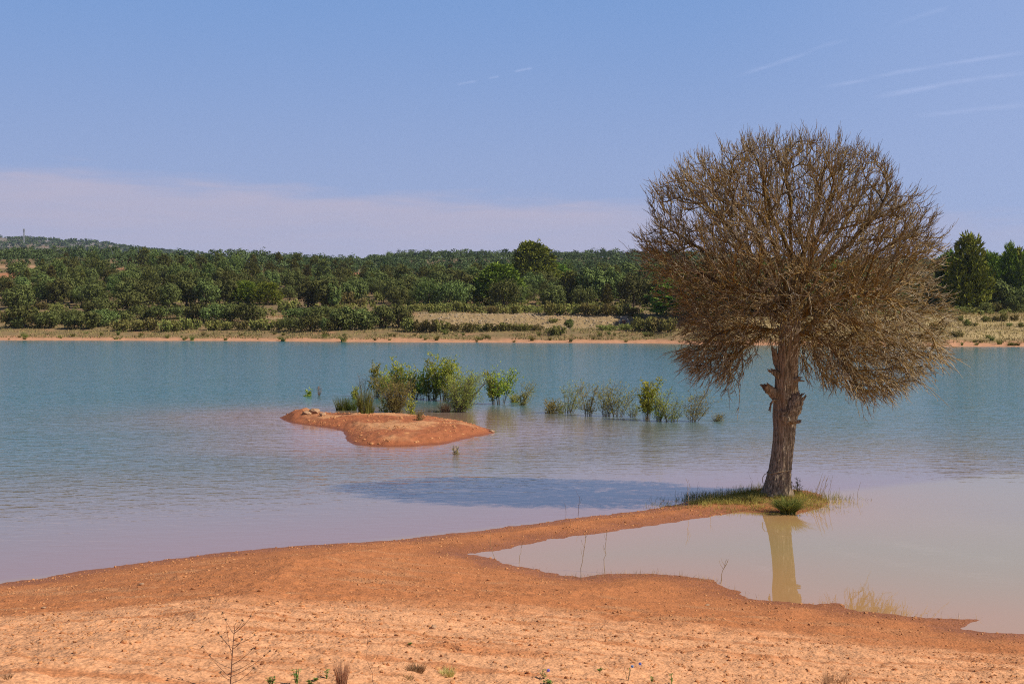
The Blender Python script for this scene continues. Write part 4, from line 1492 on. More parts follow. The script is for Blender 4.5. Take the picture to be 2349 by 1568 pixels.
r0, r1 = split_rows(BOX_OAK, [694])
rowed(K_OAK, r0, 'dark rounded holm oak on far bank behind the shore bushes, {}', 'tree', 'holm oaks on the far bank', 1.16)
rowed(K_OAK, r1, 'holm oak at the foot of the wooded slope beyond the lake, {}', 'tree', 'holm oaks on the far bank', 1.16)
lone = [b for b in BOX_BUSH if b[0] is Z2 and b[1][0] == 1608]
rest = [b for b in BOX_BUSH if b not in lone]
rowed(K_BUSH, lone, 'lone round dark bush below the stony embankment left of the culvert', 'bush', None, 1.35)
r0, r1 = split_rows(rest, [743])
rowed(K_BUSH, r0, 'dark green oak bush nearest the red far shoreline, {}', 'bush', 'oak bushes on the far bank', 1.5)
rowed(K_BUSH, r1, 'dark green oak bush set back from the far shoreline, {}', 'bush', 'oak bushes on the far bank', 1.5)
r0, r1, r2 = split_rows(BOX_SHRUB, [752, 728])
rowed(K_SHRUB, r0, 'yellow-green low shrub in the row closest the far shore, {}', 'shrub', 'yellow-green shrubs on the far bank', 1.55)
rowed(K_SHRUB, r1, 'yellow-green low shrub in the middle row of the far bank, {}', 'shrub', 'yellow-green shrubs on the far bank', 1.55)
rowed(K_SHRUB, r2, 'yellow-green low shrub beyond the dirt track of the far bank, {}', 'shrub', 'yellow-green shrubs on the far bank', 1.55)
big = [b for b in BOX_PINE if b[0] is Z2 and b[1][0] == 1240]
rowed(K_PINE, big, 'tallest bright green pine rising above the oaks of the far bank', 'tree', 'pines on the far bank', 1.35)
solo = [b for b in BOX_PINE if b[0] is Z5 and b[1][0] == 350]
rowed(K_PINE, solo, 'big green pine at the meadow edge seen beside the dead crown', 'tree', 'pines on the far bank', 1.4)
rowed(K_PINE, [b for b in BOX_PINE if b not in big + solo], 'bright green pine among the trees of the far bank, {}', 'tree', 'pines on the far bank', 2.0, 0.90)
rowed(K_JUN, BOX_JUN, 'slim olive green juniper between the oaks of the far bank, {}', 'tree', 'junipers on the far bank', 1.50)
front_xy = np.array([(o.location.x, o.location.y) for o in COL.objects if o.get('category') in ('tree', 'bush', 'shrub') and o.location.y > 150])

# --- the wooded slope: individual trees nearest first, the rest one mass
def scatter(n, s0, s1, u0, u1, gap, seed, extra=None):
    r_ = np.random.default_rng(seed)
    cell, keep = {}, []
    for _ in range(n):
        a = A_(r_.uniform(u0, u1))
        ys = np.interp(a, SH_A, SH_Y)
        s = math.sqrt(r_.uniform((ys + s0) ** 2, (ys + s1) ** 2))
        x, y = a * s, s
        k = (int(x // gap), int(y // gap))
        bad = any((x - q[0]) ** 2 + (y - q[1]) ** 2 < gap * gap for dx in (-1, 0, 1) for dy in (-1, 0, 1) for q in cell.get((k[0] + dx, k[1] + dy), ()))
        if bad:
            continue
        cell.setdefault(k, []).append((x, y))
        keep.append((x, y))
    return np.array(keep)


def clear_of(P, fxy, rad=4.0):
    ok = np.ones(len(P), bool)
    for (pu, pv, ru, rv, pc) in PATCHES:
        w_ = PATCH_W[(pu, pv)]
        su, sv = ru / F * w_[1], rv / F * w_[1] / 0.13
        dx, dy = np.abs(P[:, 0] - w_[0]) / su, (P[:, 1] - w_[1])
        ok &= ~((dx < 1.0) & (dy < sv * 1.0) & (dy > -sv - 26))
    for q in fxy:
        ok &= (P[:, 0] - q[0]) ** 2 + (P[:, 1] - q[1]) ** 2 > rad * rad
    return ok


PL = scatter(9000, 84, 520, -120, 1000, 7.4, 1)
PC = scatter(8000, 84, 520, 1000, 2480, 7.4, 2)
PS = np.concatenate([PL, PC])
PS = PS[clear_of(PS, front_xy, 4.5)]
PS = PS[fbm(PS[:, 0] * 0.020, PS[:, 1] * 0.020, 2, 601) > -0.36]
PS = PS[np.argsort(PS[:, 1])]
pz, _, pss = ground_h(PS[:, 0], PS[:, 1])
kn = fbm(PS[:, 0] * 0.02, PS[:, 1] * 0.02, 2, 611) + rf.normal(0, 0.28, len(PS))
counts = {'oak': 0, 'pine': 0, 'jun': 0}
rest_far = []
for (x, y), z, k in zip(PS, pz, kn):
    kind = 'pine' if k > 0.24 else ('jun' if k < -0.34 else 'oak')
    lim = {'oak': 235, 'pine': 200, 'jun': 120}[kind]
    if counts[kind] >= lim or y > 620:
        rest_far.append((x, y, z, kind))
        continue
    counts[kind] += 1
    q = rf.uniform(0.60, 1.28)
    if kind == 'oak':
        K_OAK.place((x, y, z - 0.1), 3.7 * q, 5.9 * q * rf.uniform(0.85, 1.1), rf, 'holm oak deep in the wood covering the slope beyond the far bank', 'tree', 'holm oaks of the wooded slope')
    elif kind == 'pine':
        K_DPINE.place((x, y, z - 0.1), 3.0 * q, 6.3 * q * rf.uniform(0.85, 1.12), rf, 'dull green pine deep in the wood covering the slope beyond the far bank', 'tree', 'pines of the wooded slope')
    else:
        K_JUN.place((x, y, z - 0.1), 1.9 * q, 5.8 * q, rf, 'olive juniper deep in the wood covering the slope beyond the far bank', 'tree', 'junipers of the wooded slope')
print('slope trees', counts, 'rest', len(rest_far))
for k_ in (K_OAK, K_BUSH, K_PINE, K_DPINE, K_JUN, K_SHRUB):
    k_.clear()


def far_crowns(P, R, H, m, size, rng):
    """simple lobed crowns of leaf cards for the mass of far trees"""
    n = len(P)
    nl = 9
    L = nrm(rng.normal(size=(n, nl, 3)) + np.array([0, 0, 0.4]))
    cc = np.stack([L[..., 0] * R[:, None] * 0.64, L[..., 1] * R[:, None] * 0.64, H[:, None] * (0.52 + 0.26 * L[..., 2])], -1)
    rr_ = R[:, None] * rng.uniform(0.26, 0.42, (n, nl))
    li = rng.integers(0, nl, (n, m))
    d = nrm(rng.normal(size=(n, m, 3)) + np.array([0, 0, 0.35]))
    ar = np.arange(n)[:, None]
    C = P[:, None] + cc[ar, li] + d * (rr_[ar, li] * rng.uniform(0.75, 1.05, (n, m)))[..., None]
    N = nrm(d + 0.28 * rng.normal(size=d.shape))
    tint = np.clip(rng.normal(0.45, 0.2, (n, m)) + rng.normal(0, 0.25, (n, 1)), 0, 1)
    V, Fq = cards(C.reshape(-1, 3), N.reshape(-1, 3), np.broadcast_to(size[:, None], (n, m)).reshape(-1) * rng.uniform(0.7, 1.35, n * m), 0.8, rng)
    return V, Fq, np.repeat(tint.reshape(-1), 4)


rm = np.random.default_rng(606)
RFP = np.array([(x, y, z) for x, y, z, k in rest_far])
PR = scatter(9000, 500, 1120, 620, 2480, 10.0, 3)
PR = PR[fbm(PR[:, 0] * 0.012, PR[:, 1] * 0.012, 2, 621) > -0.5]
prz = ground_h(PR[:, 0], PR[:, 1])[0]
mb = MB()
Rr = rm.uniform(2.4, 4.0, len(RFP))
mb.add(*far_crowns(RFP, Rr, Rr * rm.uniform(1.5, 2.1, len(RFP)), 170, np.full(len(RFP), 0.62), rm))
Rr = rm.uniform(2.6, 4.4, len(PR))
mb.add(*far_crowns(np.column_stack([PR, prz]), Rr, Rr * rm.uniform(1.5, 2.2, len(PR)), 120, np.full(len(PR), 0.8), rm))
tag(mb.build('far_forest', M_FAR, smooth=False), 'distant wood covering the back of the slope', kind='stuff')
# undergrowth on the slope
PU = scatter(26000, 52, 330, -120, 2480, 2.3, 4)
PU = PU[clear_of(PU, np.zeros((0, 2)))]
PU = PU[rm.random(len(PU)) < 0.75]
puz = ground_h(PU[:, 0], PU[:, 1])[0]
mb = MB()
Rr = rm.uniform(0.5, 1.2, len(PU))
mb.add(*far_crowns(np.column_stack([PU, puz - 0.2]), Rr, Rr * rm.uniform(1.0, 1.5, len(PU)), 34, np.full(len(PU), 0.42), rm))
tag(mb.build('undergrowth', M_SHRUB, smooth=False), 'low scrub under the trees of the slope', kind='stuff')
# the far limestone hill
mb = MB()
ua = rm.uniform(-420, 640, 6500)
yy = rm.uniform(2250, 3250, 6500)
xx = A_(ua) * yy
hz_ = ground_h(xx, yy)[0]
k_ = fbm(xx * 0.01, yy * 0.006, 3, 631) > -0.25
xx, yy, hz_ = xx[k_], yy[k_], hz_[k_]
Rr = rm.uniform(3.0, 6.0, len(xx))
mb.add(*far_crowns(np.stack([xx, yy, hz_ - 0.5], 1), Rr, Rr * 1.5, 22, np.full(len(xx), 2.6), rm))
tag(mb.build('hill_scrub', M_FAR, smooth=False), 'dark scrub dotted over the pale far hill', kind='stuff')

# --- tower on the far hill
tp = at_y(55, 538, 2900)
tp[2] = ground_h(tp[:1], tp[1:2])[0][0]
tw_top = at_y(55, 524.5, 2900)[2]
tower = tag(empty('lookout_tower', tp), 'tiny lookout tower standing on the crest of the pale far hill', 'tower')
mb = MB()
Ht = tw_top - tp[2]
for sx, sy in ((-1, -1), (1, -1), (1, 1), (-1, 1)):
    mb.add(*tube(np.array([(sx * 1.2, sy * 1.2, -1), (sx * 0.8, sy * 0.8, Ht - 4.5)]), 0.3, 6))
for k in range(4):
    z0, z1 = (Ht - 4.5) * k / 4, (Ht - 4.5) * (k + 1) / 4
    for (ax, ay), (bx, by) in (((-1, -1), (1, -1)), ((1, -1), (1, 1)), ((1, 1), (-1, 1)), ((-1, 1), (-1, -1))):
        f0, f1 = 1.2 - 0.4 * k / 4, 1.2 - 0.4 * (k + 1) / 4
        mb.add(*tube(np.array([(ax * f0, ay * f0, z0), (bx * f1, by * f1, z1)]), 0.22, 5))
mb.build('tower_legs', M_METAL, tower)


def prism(poly, z0, z1):
    n = len(poly)
    V = [(x, y, z0) for x, y in poly] + [(x, y, z1) for x, y in poly]
    return V, [(i, (i + 1) % n, n + (i + 1) % n, n + i) for i in range(n)]


def box(x0, x1, y0, y1, z0, z1):
    V = [(x0, y0, z0), (x1, y0, z0), (x1, y1, z0), (x0, y1, z0), (x0, y0, z1), (x1, y0, z1), (x1, y1, z1), (x0, y1, z1)]
    return V, [(0, 3, 2, 1), (4, 5, 6, 7), (0, 1, 5, 4), (1, 2, 6, 5), (2, 3, 7, 6), (3, 0, 4, 7)]


mb = MB()
mb.add(*box(-1.5, 1.5, -1.5, 1.5, Ht - 4.5, Ht - 1.0))
mb.add(*box(-1.9, 1.9, -1.9, 1.9, Ht - 4.9, Ht - 4.52))
mb.build('cabin', M_METAL, tower, smooth=False)
mb = MB()
mb.add([(-1.8, -1.8, Ht - 0.98), (1.8, -1.8, Ht - 0.98), (1.8, 1.8, Ht - 0.98), (-1.8, 1.8, Ht - 0.98), (0, 0, Ht + 0.6)], [(0, 1, 4), (1, 2, 4), (2, 3, 4), (3, 0, 4)])
mb.build('roof', M_METAL, tower, smooth=False)

# --- concrete culvert in the embankment
cp = on_ground(1431, 741, 150)
cs = cp[1] / F
cul = tag(empty('culvert', (cp[0], cp[1], cp[2])), 'small grey concrete culvert with an orange pipe set in the stony embankment', 'culvert')
W2, Hh = 14 * cs / 2, 13.5 * cs
mb = MB()
mb.add(*box(-W2, -0.30, -0.15, 0.15, -0.3, Hh))
mb.add(*box(0.30, W2, -0.15, 0.15, -0.3, Hh))
mb.add(*box(-0.298, 0.298, -0.15, 0.15, 0.62, Hh))
mb.build('headwall', M_CONC, cul, smooth=False)
mb = MB()
mb.add(*box(-W2 - 0.12, W2 + 0.12, -0.35, 0.30, Hh + 0.004, Hh + 0.22))
mb.build('cap_slab', M_CONC, cul, smooth=False)
for s in (-1, 1):
    mb = MB()
    poly = [(s * W2 * 0.75, -0.16), (s * (W2 * 0.75 + 0.18), -0.16), (s * (W2 * 1.55 + 0.18), -1.6), (s * W2 * 1.55, -1.6)]
    V = [(x, y, -0.5) for x, y in poly] + [(poly[0][0], poly[0][1], Hh * 0.92), (poly[1][0], poly[1][1], Hh * 0.92), (poly[2][0], poly[2][1], 0.25), (poly[3][0], poly[3][1], 0.25)]
    mb.add(V, [(0, 1, 2, 3), (4, 5, 6, 7), (0, 1, 5, 4), (1, 2, 6, 5), (2, 3, 7, 6), (3, 0, 4, 7)])
    mb.build('wing_wall', M_CONC, cul, smooth=False)
mb = MB()
ph_ = np.linspace(0, 2 * np.pi, 21)[:-1]
ring = lambda r, y: np.stack([r * np.cos(ph_), 0 * ph_ + y, 0.32 + r * np.sin(ph_)], 1)
V = np.concatenate([ring(0.27, 0.8), ring(0.27, -0.5), ring(0.22, -0.5), ring(0.22, 0.8)])
mb.add(V, np.concatenate([[(a + k * 20, (a + 1) % 20 + k * 20, (a + 1) % 20 + (k + 1) * 20, a + (k + 1) * 20) for a in range(20)] for k in range(3)]))
mb.build('pipe', M_PIPE, cul)

# --- rip-rap stones on the embankment
C, S = [], []
while len(C) < 1500:
    u = rm.uniform(955, 1560)
    a = A_(u)
    y = np.interp(a, SH_A, SH_Y) + rm.uniform(27, 44)
    x = a * y
    den = fbm(np.array([x * 0.12]), np.array([y * 0.3]), 2, 641)[0]
    if den < rm.uniform(-0.5, 0.5) - 0.2 and abs(u - 1431) > 30:
        continue
    C.append((x, y))
    S.append(abs(rm.normal(0.10, 0.08)) + 0.06)
C = np.array(C)
cz = ground_h(C[:, 0], C[:, 1])[0]
mb = MB()
V, Fq, tn = stones(np.column_stack([C, cz + 0.02]), np.array(S), rm)
mb.add(V, Fq, tn)
tag(mb.build('riprap', M_RIP, smooth=False), 'pale loose stones on the embankment of the far bank', kind='stuff')

# --- grass of the far bank
n = 48000
u = rm.uniform(-60, 2420, n)
a = A_(u)
sg = 5 + 55 * rm.random(n) ** 1.3
sg = np.where(u > 1640, 5 + 60 * rm.random(n), sg)
y = np.interp(a, SH_A, SH_Y) + sg
x = a * y
kz = ground_h(x, y)
k_ = (fbm(x * 0.16, y * 0.16, 3, 651) > -0.12 - 0.3 * (u > 1640)) & ~((kz[2] > 27) & (kz[2] < 50) & (u > 955) & (u < 1560) & (rm.random(n) < 0.85))
C = np.stack([x, y, kz[0] - 0.03], 1)[k_]
mb = MB()
V, Fq = blades(C, rm.uniform(0.18, 0.55, len(C)), 0.5, 0.16, rm, 2)
mb.add(V, Fq, np.repeat(np.clip(rm.normal(0.5, 0.3, len(C)) * np.where(u[k_] > 1640, 0.4, 1) + 0.5 * (u[k_] > 1640), 0, 1), 6))
tag(mb.build('bank_grass', M_DGRASS, smooth=False), 'dry straw grass growing along the far bank', kind='stuff')


def tuft_mesh(rng, n, R, H, width, lean, mat_tint=0.3, br=0.35):
    b = MB()
    a = rng.uniform(0, 2 * np.pi, n)
    r = R * br * np.sqrt(rng.random(n))
    C = np.stack([np.cos(a) * r, np.sin(a) * r, 0 * r - 0.02], 1)
    ld = np.stack([np.cos(a + rng.normal(0, .7, n)), np.sin(a + rng.normal(0, .7, n)), 0 * a], 1) * (lean * rng.random(n) ** 0.6)[:, None]
    V, Fq = blades(C, H * rng.uniform(0.5, 1.0, n), ld, width, rng, 4, 0.25)
    b.add(V, Fq, np.repeat(np.clip(rng.normal(mat_tint, 0.25, n), 0, 1), 10))
    return b


# rush clumps at the far waterline
pro = [tuft_mesh(rm, 70, 0.6, 0.9, 0.06, 0.7, 0.6).mesh('rush_clump', M_RUSH, False) for _ in range(4)]
us = sorted(list(rm.uniform(10, 2345, 112)))
us = [q for q in us if not (1640 < q < 2140 and rm.random() < 0.5)]
for i, u in enumerate(us):
    a = A_(u)
    y = np.interp(a, SH_A, SH_Y) + (rm.uniform(2.0, 13) if rm.random() < 0.8 else rm.uniform(0.6, 2))
    z = ground_h([a * y], [y])[0][0]
    o = link('rush_clump', pro[i % 4], None, (a * y, y, z))
    q = rm.uniform(0.5, 1.6)
    o.scale = (q * rm.uniform(1.0, 1.6), q, q * rm.uniform(0.6, 1.1))
    o.rotation_euler = (0, 0, rm.uniform(0, 6))
    tag(o, 'green rush clump on the red strip of the far shore, ' + ordinal(i, len(us)), 'rushes', 'rush clumps along the far shore')

# ----------------------------------------------------------------------------- plants in the lake and on the island
def lake_plant(name, base, H, W, rng, style, label, cat, group, lean=0.0):
    """slender stems with side shoots and leaves; style gives leaf form"""
    leaf_l, leaf_w, nst, nbr, nlf, lo, mat, smat, spread = style
    W = W * 1.5
    H = H * 1.04
    root = empty(name, base)
    st, lf = MB(), MB()
    C, N, Up, Tn = [], [], [], []
    for s in range(nst):
        a = rng.uniform(0, 2 * np.pi)
        q = math.sqrt(rng.random()) if nst > 1 else 0
        h = H * (1 - 0.35 * rng.random() * (s > 0))
        end = np.array([math.cos(a) * q * W * 0.5 * spread + lean * h, math.sin(a) * q * W * 0.4 * spread, h])
        b0 = np.array([math.cos(a) * q * W * 0.10, math.sin(a) * q * W * 0.10, -0.25])
        k = np.linspace(0, 1, 9)[:, None]
        path = b0 + (end - b0) * k + np.array([0, 0, 1]) * (0.0) + np.stack([fbm(k[:, 0] * 2 + s * 3.3, k[:, 0] * 0 + c, 2, 700 + c) for c in range(3)], 1) * 0.10 * H * k
        path[:, :2] = b0[:2] + (path[:, :2] - b0[:2]) * (0.35 + 0.65 * k) ** 1.1
        r0_ = 0.006 + 0.006 * H
        st.add(*tube(path, np.linspace(r0_, 0.003, 9), 5))
        for b in range(nbr):
            t = rng.uniform(lo, 0.97)
            p = np.array([np.interp(t, k[:, 0], path[:, c]) for c in range(3)])
            a2 = rng.uniform(0, 2 * np.pi)
            ln = W * rng.uniform(0.16, 0.42) * (1.15 - 0.75 * t) / max(spread, 0.6) ** 0.3
            e = p + np.array([math.cos(a2) * ln, math.sin(a2) * ln, ln * rng.uniform(0.5, 1.3)]) + np.array([lean * ln * 0.6, 0, 0])
            kk = np.linspace(0, 1, 5)[:, None]
            bp = p + (e - p) * kk + np.array([0, 0, 0.10 * ln]) * kk * (1 - kk)
            st.add(*tube(bp, np.linspace(0.0045, 0.002, 5), 3))
            m = max(2, int(nlf * ln / (W * 0.3)))
            tt = rng.uniform(0.2, 1.05, m)[:, None]
            C.append(p + (e - p) * tt + rng.normal(size=(m, 3)) * leaf_l * 0.5)
            up = nrm((e - p) / np.linalg.norm(e - p) + 0.7 * rng.normal(size=(m, 3)) + np.array([0, 0, 0.2]))
            Up.append(up)
            N.append(nrm(np.cross(up, rng.normal(size=(m, 3)))))
            Tn.append(np.clip(rng.normal(0.35, 0.25, m) + 0.2 * (t - 0.5), 0, 1))
    if nst > 2:
        for s in range(nst):
            a = rng.uniform(0, 6.28)
            st.add(*tube(np.array([(math.cos(a) * W * .08, math.sin(a) * W * .08, -.2), (math.cos(a) * W * .16, math.sin(a) * W * .16, H * rng.uniform(.12, .3)), (math.cos(a) * W * .25, math.sin(a) * W * .25, H * rng.uniform(.25, .45))]), [.004, .003, .002], 3))
    C, N, Up, Tn = np.concatenate(C), np.concatenate(N), np.concatenate(Up), np.concatenate(Tn)
    C[:, 2] = np.maximum(C[:, 2], 0.03 - base[2])
    V, Fq = cards(C, N, leaf_l * rng.uniform(0.65, 1.25, len(C)), leaf_w, rng, Up)
    lf.add(V, Fq, np.repeat(Tn, 4))
    st.build('branches', smat, root)
    lf.build('leaves', mat, root, smooth=False)
    return tag(root, label, cat, group)


POP = (0.085, 0.85, 4, 24, 11, 0.26, M_POP, M_STEM, 0.75)
POPX = (0.090, 0.85, 12, 28, 12, 0.22, M_POP, M_STEM, 1.0)
POPB = (0.086, 0.85, 8, 26, 12, 0.28, M_POP, M_STEM, 1.0)
POPS = (0.075, 0.85, 3, 14, 12, 0.15, M_POP, M_STEM, 0.8)
WIL = (0.110, 0.24, 9, 13, 9, 0.15, M_WIL, M_STEM, 1.1)
WILB = (0.105, 0.24, 28, 16, 11, 0.08, M_WIL, M_STEM, 1.25)
THIN = (0.080, 0.20, 9, 10, 6, 0.20, M_WIL, M_STEM, 1.0)
BARE = (0.060, 0.25, 6, 14, 3, 0.30, M_DRY, M_STEM, 1.0)
Z3 = lambda x, y: ((1400 + x / 3.915) * 0.5735, (1400 + y / 3.915) * 0.5735)
Z4 = lambda x, y: ((1050 + x / 1.2363) * 0.5735, (1380 + y / 1.2363) * 0.5735)
rl = np.random.default_rng(808)
GP, GW = 'young poplars standing in the lake', 'willow bushes standing in the lake'
PLANTS = [
    (Z3, 400, 720, 195, 200, POP, 0, 'poplar_sapling', 'leftmost leafy young poplar of the grove behind the island', GP),
    (Z3, 520, 722, 255, 190, POP, .05, 'poplar_sapling', 'dense young poplar beside the leftmost poplar of the island grove', GP),
    (Z3, 760, 760, 115, 230, POPB, .03, 'poplar_sapling', 'tall narrow poplar with two upright tips left of the middle of the grove', GP),
    (Z3, 1010, 765, 250, 240, POP, 0, 'poplar_sapling', 'yellowish poplar in the middle of the grove behind the island', GP),
    (Z3, 1120, 770, 290, 190, POP, 0, 'poplar_sapling', 'bushy poplar with bare lower stems right of the middle of the grove', GP),
    (Z3, 1225, 770, 180, 200, POP, -.04, 'poplar_sapling', 'tall poplar with a bare leaning stem left of the broad yellow-green poplar', GP),
    (Z3, 1330, 772, 195, 180, POP, 0, 'poplar_sapling', 'slim poplar touching the left side of the broad yellow-green poplar', GP),
    (Z3, 1480, 782, 95, 430, POPX, .10, 'poplar_sapling', 'broadest and tallest yellow-green poplar of the grove with fanned stems', GP),
    (Z3, 1840, 800, 365, 260, POP, .05, 'poplar_sapling', 'poplar whose leaves show above the big round willow bush', GP),
    (Z3, 2250, 852, 350, 190, POP, -.22, 'poplar_sapling', 'poplar with a bare stem leaning left, just right of the big willow bush', GP),
    (Z4, 1175, 292, 112, 125, POPB, -.03, 'poplar_sapling', 'separate dark poplar with a spreading head right of the grove', GP),
    (Z4, 1900, 370, 165, 100, POPB, .04, 'poplar_sapling', 'single upright poplar far right of the island in open water', GP),
    (Z3, 860, 765, 330, 210, POP, 0, 'poplar_sapling', 'short bushy poplar just right of the tall two-tipped poplar', GP),
    (Z3, 640, 745, 360, 210, POP, 0, 'poplar_sapling', 'low poplar filling the gap left of the tall two-tipped poplar', GP),
    (Z3, 1660, 800, 280, 240, POP, .05, 'poplar_sapling', 'poplar between the broad yellow-green one and the big willow', GP),
    (Z3, 460, 735, 430, 200, WIL, .02, 'willow_bush', 'feathery willow between the two leftmost poplars of the grove', GW),
    (Z3, 1000, 770, 470, 260, WIL, 0, 'willow_bush', 'feathery willow under the yellowish poplar in the middle of the grove', GW),
    (Z3, 1290, 775, 480, 260, WIL, .03, 'willow_bush', 'feathery willow among the bare stems left of the broad poplar', GW),
    (Z3, 1580, 800, 500, 260, WIL, .08, 'willow_bush', 'feathery willow under the right side of the broad poplar', GW),
    (Z3, 940, 1040, 660, 190, POPS, .02, 'poplar_sapling', 'small leafy poplar shoot at the back edge of the island clay', GP),
    (Z3, 545, 962, 705, 170, POPS, 0, 'poplar_sapling', 'small leafy poplar shoot beside the brownish willow on the island', GP),
    (Z3, 70, 760, 580, 80, POPS, 0, 'poplar_sapling', 'slim pale poplar shoot above the leftmost rush tuft of the island', GP),
    (Z3, 210, 720, 360, 230, BARE, -.05, 'bare_shrub', 'grey almost leafless shrub at the left end of the grove', None),
    (Z3, 700, 972, 400, 380, WILB, .03, 'willow_bush', 'brownish olive willow at the back of the island in front of the poplars', GW),
    (Z3, 1720, 965, 380, 470, WILB, .30, 'willow_bush', 'biggest round willow bush leaning right out of the water by the grove', GW),
    (Z3, 1470, 968, 800, 200, BARE, .10, 'bare_shrub', 'low dry brown bush in the water left of the biggest willow', None),
    (Z3, 1110, 1092, 960, 150, THIN, .10, 'willow_bush', 'tiny willow sprig on the back slope of the island clay', GW),
    (Z4, 1282, 298, 190, 70, WIL, .45, 'willow_bush', 'willow leaning right, alone right of the spreading poplar', GW),
    (Z4, 1248, 282, 246, 45, WIL, 0, 'willow_bush', 'tiny low willow between the spreading poplar and the leaning willow', GW),
    (Z4, 1435, 338, 268, 65, WIL, .1, 'willow_bush', 'low willow at the left end of the right-hand row in the water', GW),
    (Z4, 1475, 338, 285, 60, THIN, .2, 'willow_bush', 'thin half bare willow beside the low willow of the right-hand row', GW),
    (Z4, 1515, 335, 188, 110, WIL, .35, 'willow_bush', 'first tall willow of the right-hand row, fanned to the right', GW),
    (Z4, 1612, 348, 198, 100, WIL, .12, 'willow_bush', 'upright pale willow in the middle of the right-hand row', GW),
    (Z4, 1695, 352, 168, 120, WIL, .12, 'willow_bush', 'tallest willow of the right-hand row, with a pointed top', GW),
    (Z4, 1755, 352, 215, 130, WIL, .20, 'willow_bush', 'wide green willow right of the tallest willow in the row', GW),
    (Z4, 1830, 356, 270, 70, THIN, .15, 'willow_bush', 'thin sparse willow just left of the single upright poplar', GW),
    (Z4, 1958, 376, 195, 85, WIL, .08, 'willow_bush', 'slender pale willow just right of the single upright poplar', GW),
    (Z4, 2020, 378, 255, 120, WIL, .20, 'willow_bush', 'brown-stemmed willow second from the right end of the row', GW),
    (Z4, 2130, 378, 232, 130, WIL, .45, 'willow_bush', 'bright willow leaning right at the right end of the row', GW),
    (Z4, 2240, 376, 345, 65, THIN, .2, 'willow_bush', 'tiny dry sprig in the water beyond the right end of the willow row', GW),
    (Z4, 222, 252, 220, 28, POPS, 0, 'poplar_sapling', 'tiny leafy shoot in open water left of the island', GP),
    (Z4, 280, 250, 200, 22, BARE, 0, 'bare_shrub', 'tiny bare twig in open water behind the island boulders', None),
    (Z4, 960, 541, 500, 34, BARE, 0, 'bare_shrub', 'small dead twig clump standing in the water in front of the island', None),
]
for z, x, yb, yt, wpx, sty, ln, nm, lb, gp in PLANTS:
    u, vb = z(x, yb)
    vt = z(x, yt)[1]
    wp = z(x + wpx, 0)[0] - z(x, 0)[0]
    p = on_plane(u, vb)
    ii_ = island_h(p[:1], p[1:2])[0][0]
    if ii_ > 0.02:
        p = on_island(u, vb)
    D = p[1]
    lake_plant(nm, tuple(p), (vb - vt) / F * D, wp / F * D, rl, sty, lb, {'poplar_sapling': 'sapling', 'willow_bush': 'willow', 'bare_shrub': 'dead shrub'}[nm], gp, ln)

TUFTS = [(Z4, 395, 322, 243, 90, 'dark rush tuft at the left end of the island plants', .15), (Z4, 440, 322, 250, 70, 'dark rush tuft right against the leftmost tuft on the island', .15),
         (Z4, 505, 338, 212, 100, 'tallest brown-tipped rush tuft in the middle of the island crest', .45), (Z3, 320, 985, 800, 110, 'short bright green rush tuft in front of the tallest rush tuft', .2),
         (Z4, 905, 330, 275, 60, 'dry straw tuft in the water at the foot of the biggest willow', .9)]
for z, x, yb, yt, wpx, lb, tn in TUFTS:
    u, vb = z(x, yb)
    p = on_island(u, vb)
    D = p[1]
    H, W = 1.35 * (vb - z(x, yt)[1]) / F * D, 1.35 * (z(x + wpx, 0)[0] - u) / F * D
    o = tuft_mesh(rl, 260, W * 0.7, H, 0.020, 0.42, tn).build('rush_tuft', M_RUSH if tn < 0.8 else M_DRY, None, False, tuple(p))
    tag(o, lb, 'rushes', 'rush tufts on the island')

# boulders and gravel of the island
for (u, v, s, f, sd_n, lb) in [(721, 944, 0.22, .72, 5, 'largest pale pink boulder on the left end of the island'), (703, 946, 0.17, .6, 8, 'smaller boulder just left of the largest boulder on the island'),
                         (740, 948, 0.12, .7, 9, 'small stone right of the largest boulder on the island'), (1128, 986, .10, .6, 13, 'flat stone at the pointed right tip of the island')]:
    p = on_island(u, v + 4)
    mb = MB()
    V, Fq = rock_mesh(s, sd_n, 3, 0.28, f)
    mb.add(V, Fq, 0.5)
    tag(mb.build('boulder', M_ROCK, None, True, (p[0], p[1], p[2] + s * f * 0.35)), lb, 'boulder', 'boulders on the island')
n = 5200
x = rl.uniform(ISLAND[:, 0].min(), ISLAND[:, 0].max(), n)
y = rl.uniform(ISLAND[:, 1].min(), ISLAND[:, 1].max(), n)
h_, s_ = island_h(x, y)
k_ = (s_ > 0.15) & (fbm(x * 0.7, y * 0.4, 3, 661) > rl.uniform(-0.35, 0.45, n))
mb = MB()
V, Fq, tn = stones(np.stack([x, y, h_ + 0.004], 1)[k_], (0.014 + 0.055 * rl.random(n) ** 6)[k_], rl)
mb.add(V, Fq, tn)
tag(mb.build('island_gravel', M_PEB, smooth=False), 'pale gravel scattered over the island', kind='stuff')

# ----------------------------------------------------------------------------- spit, pond and beach details
rb = np.random.default_rng(909)
GR = lambda u, v: on_ground(u, v, 8, 60)


def put_tuft(u, vb, hpx, wpx, n, width, lean, tint, mat, label, name='grass_tuft', cat='grass tuft', group=None, br=0.35):
    p = GR(u, vb)
    D = p[1]
    o = tuft_mesh(rb, n, wpx / F * D * 0.8, hpx / F * D, width, lean, tint, br).build(name, mat, None, False, tuple(p))
    return tag(o, label, cat, group)


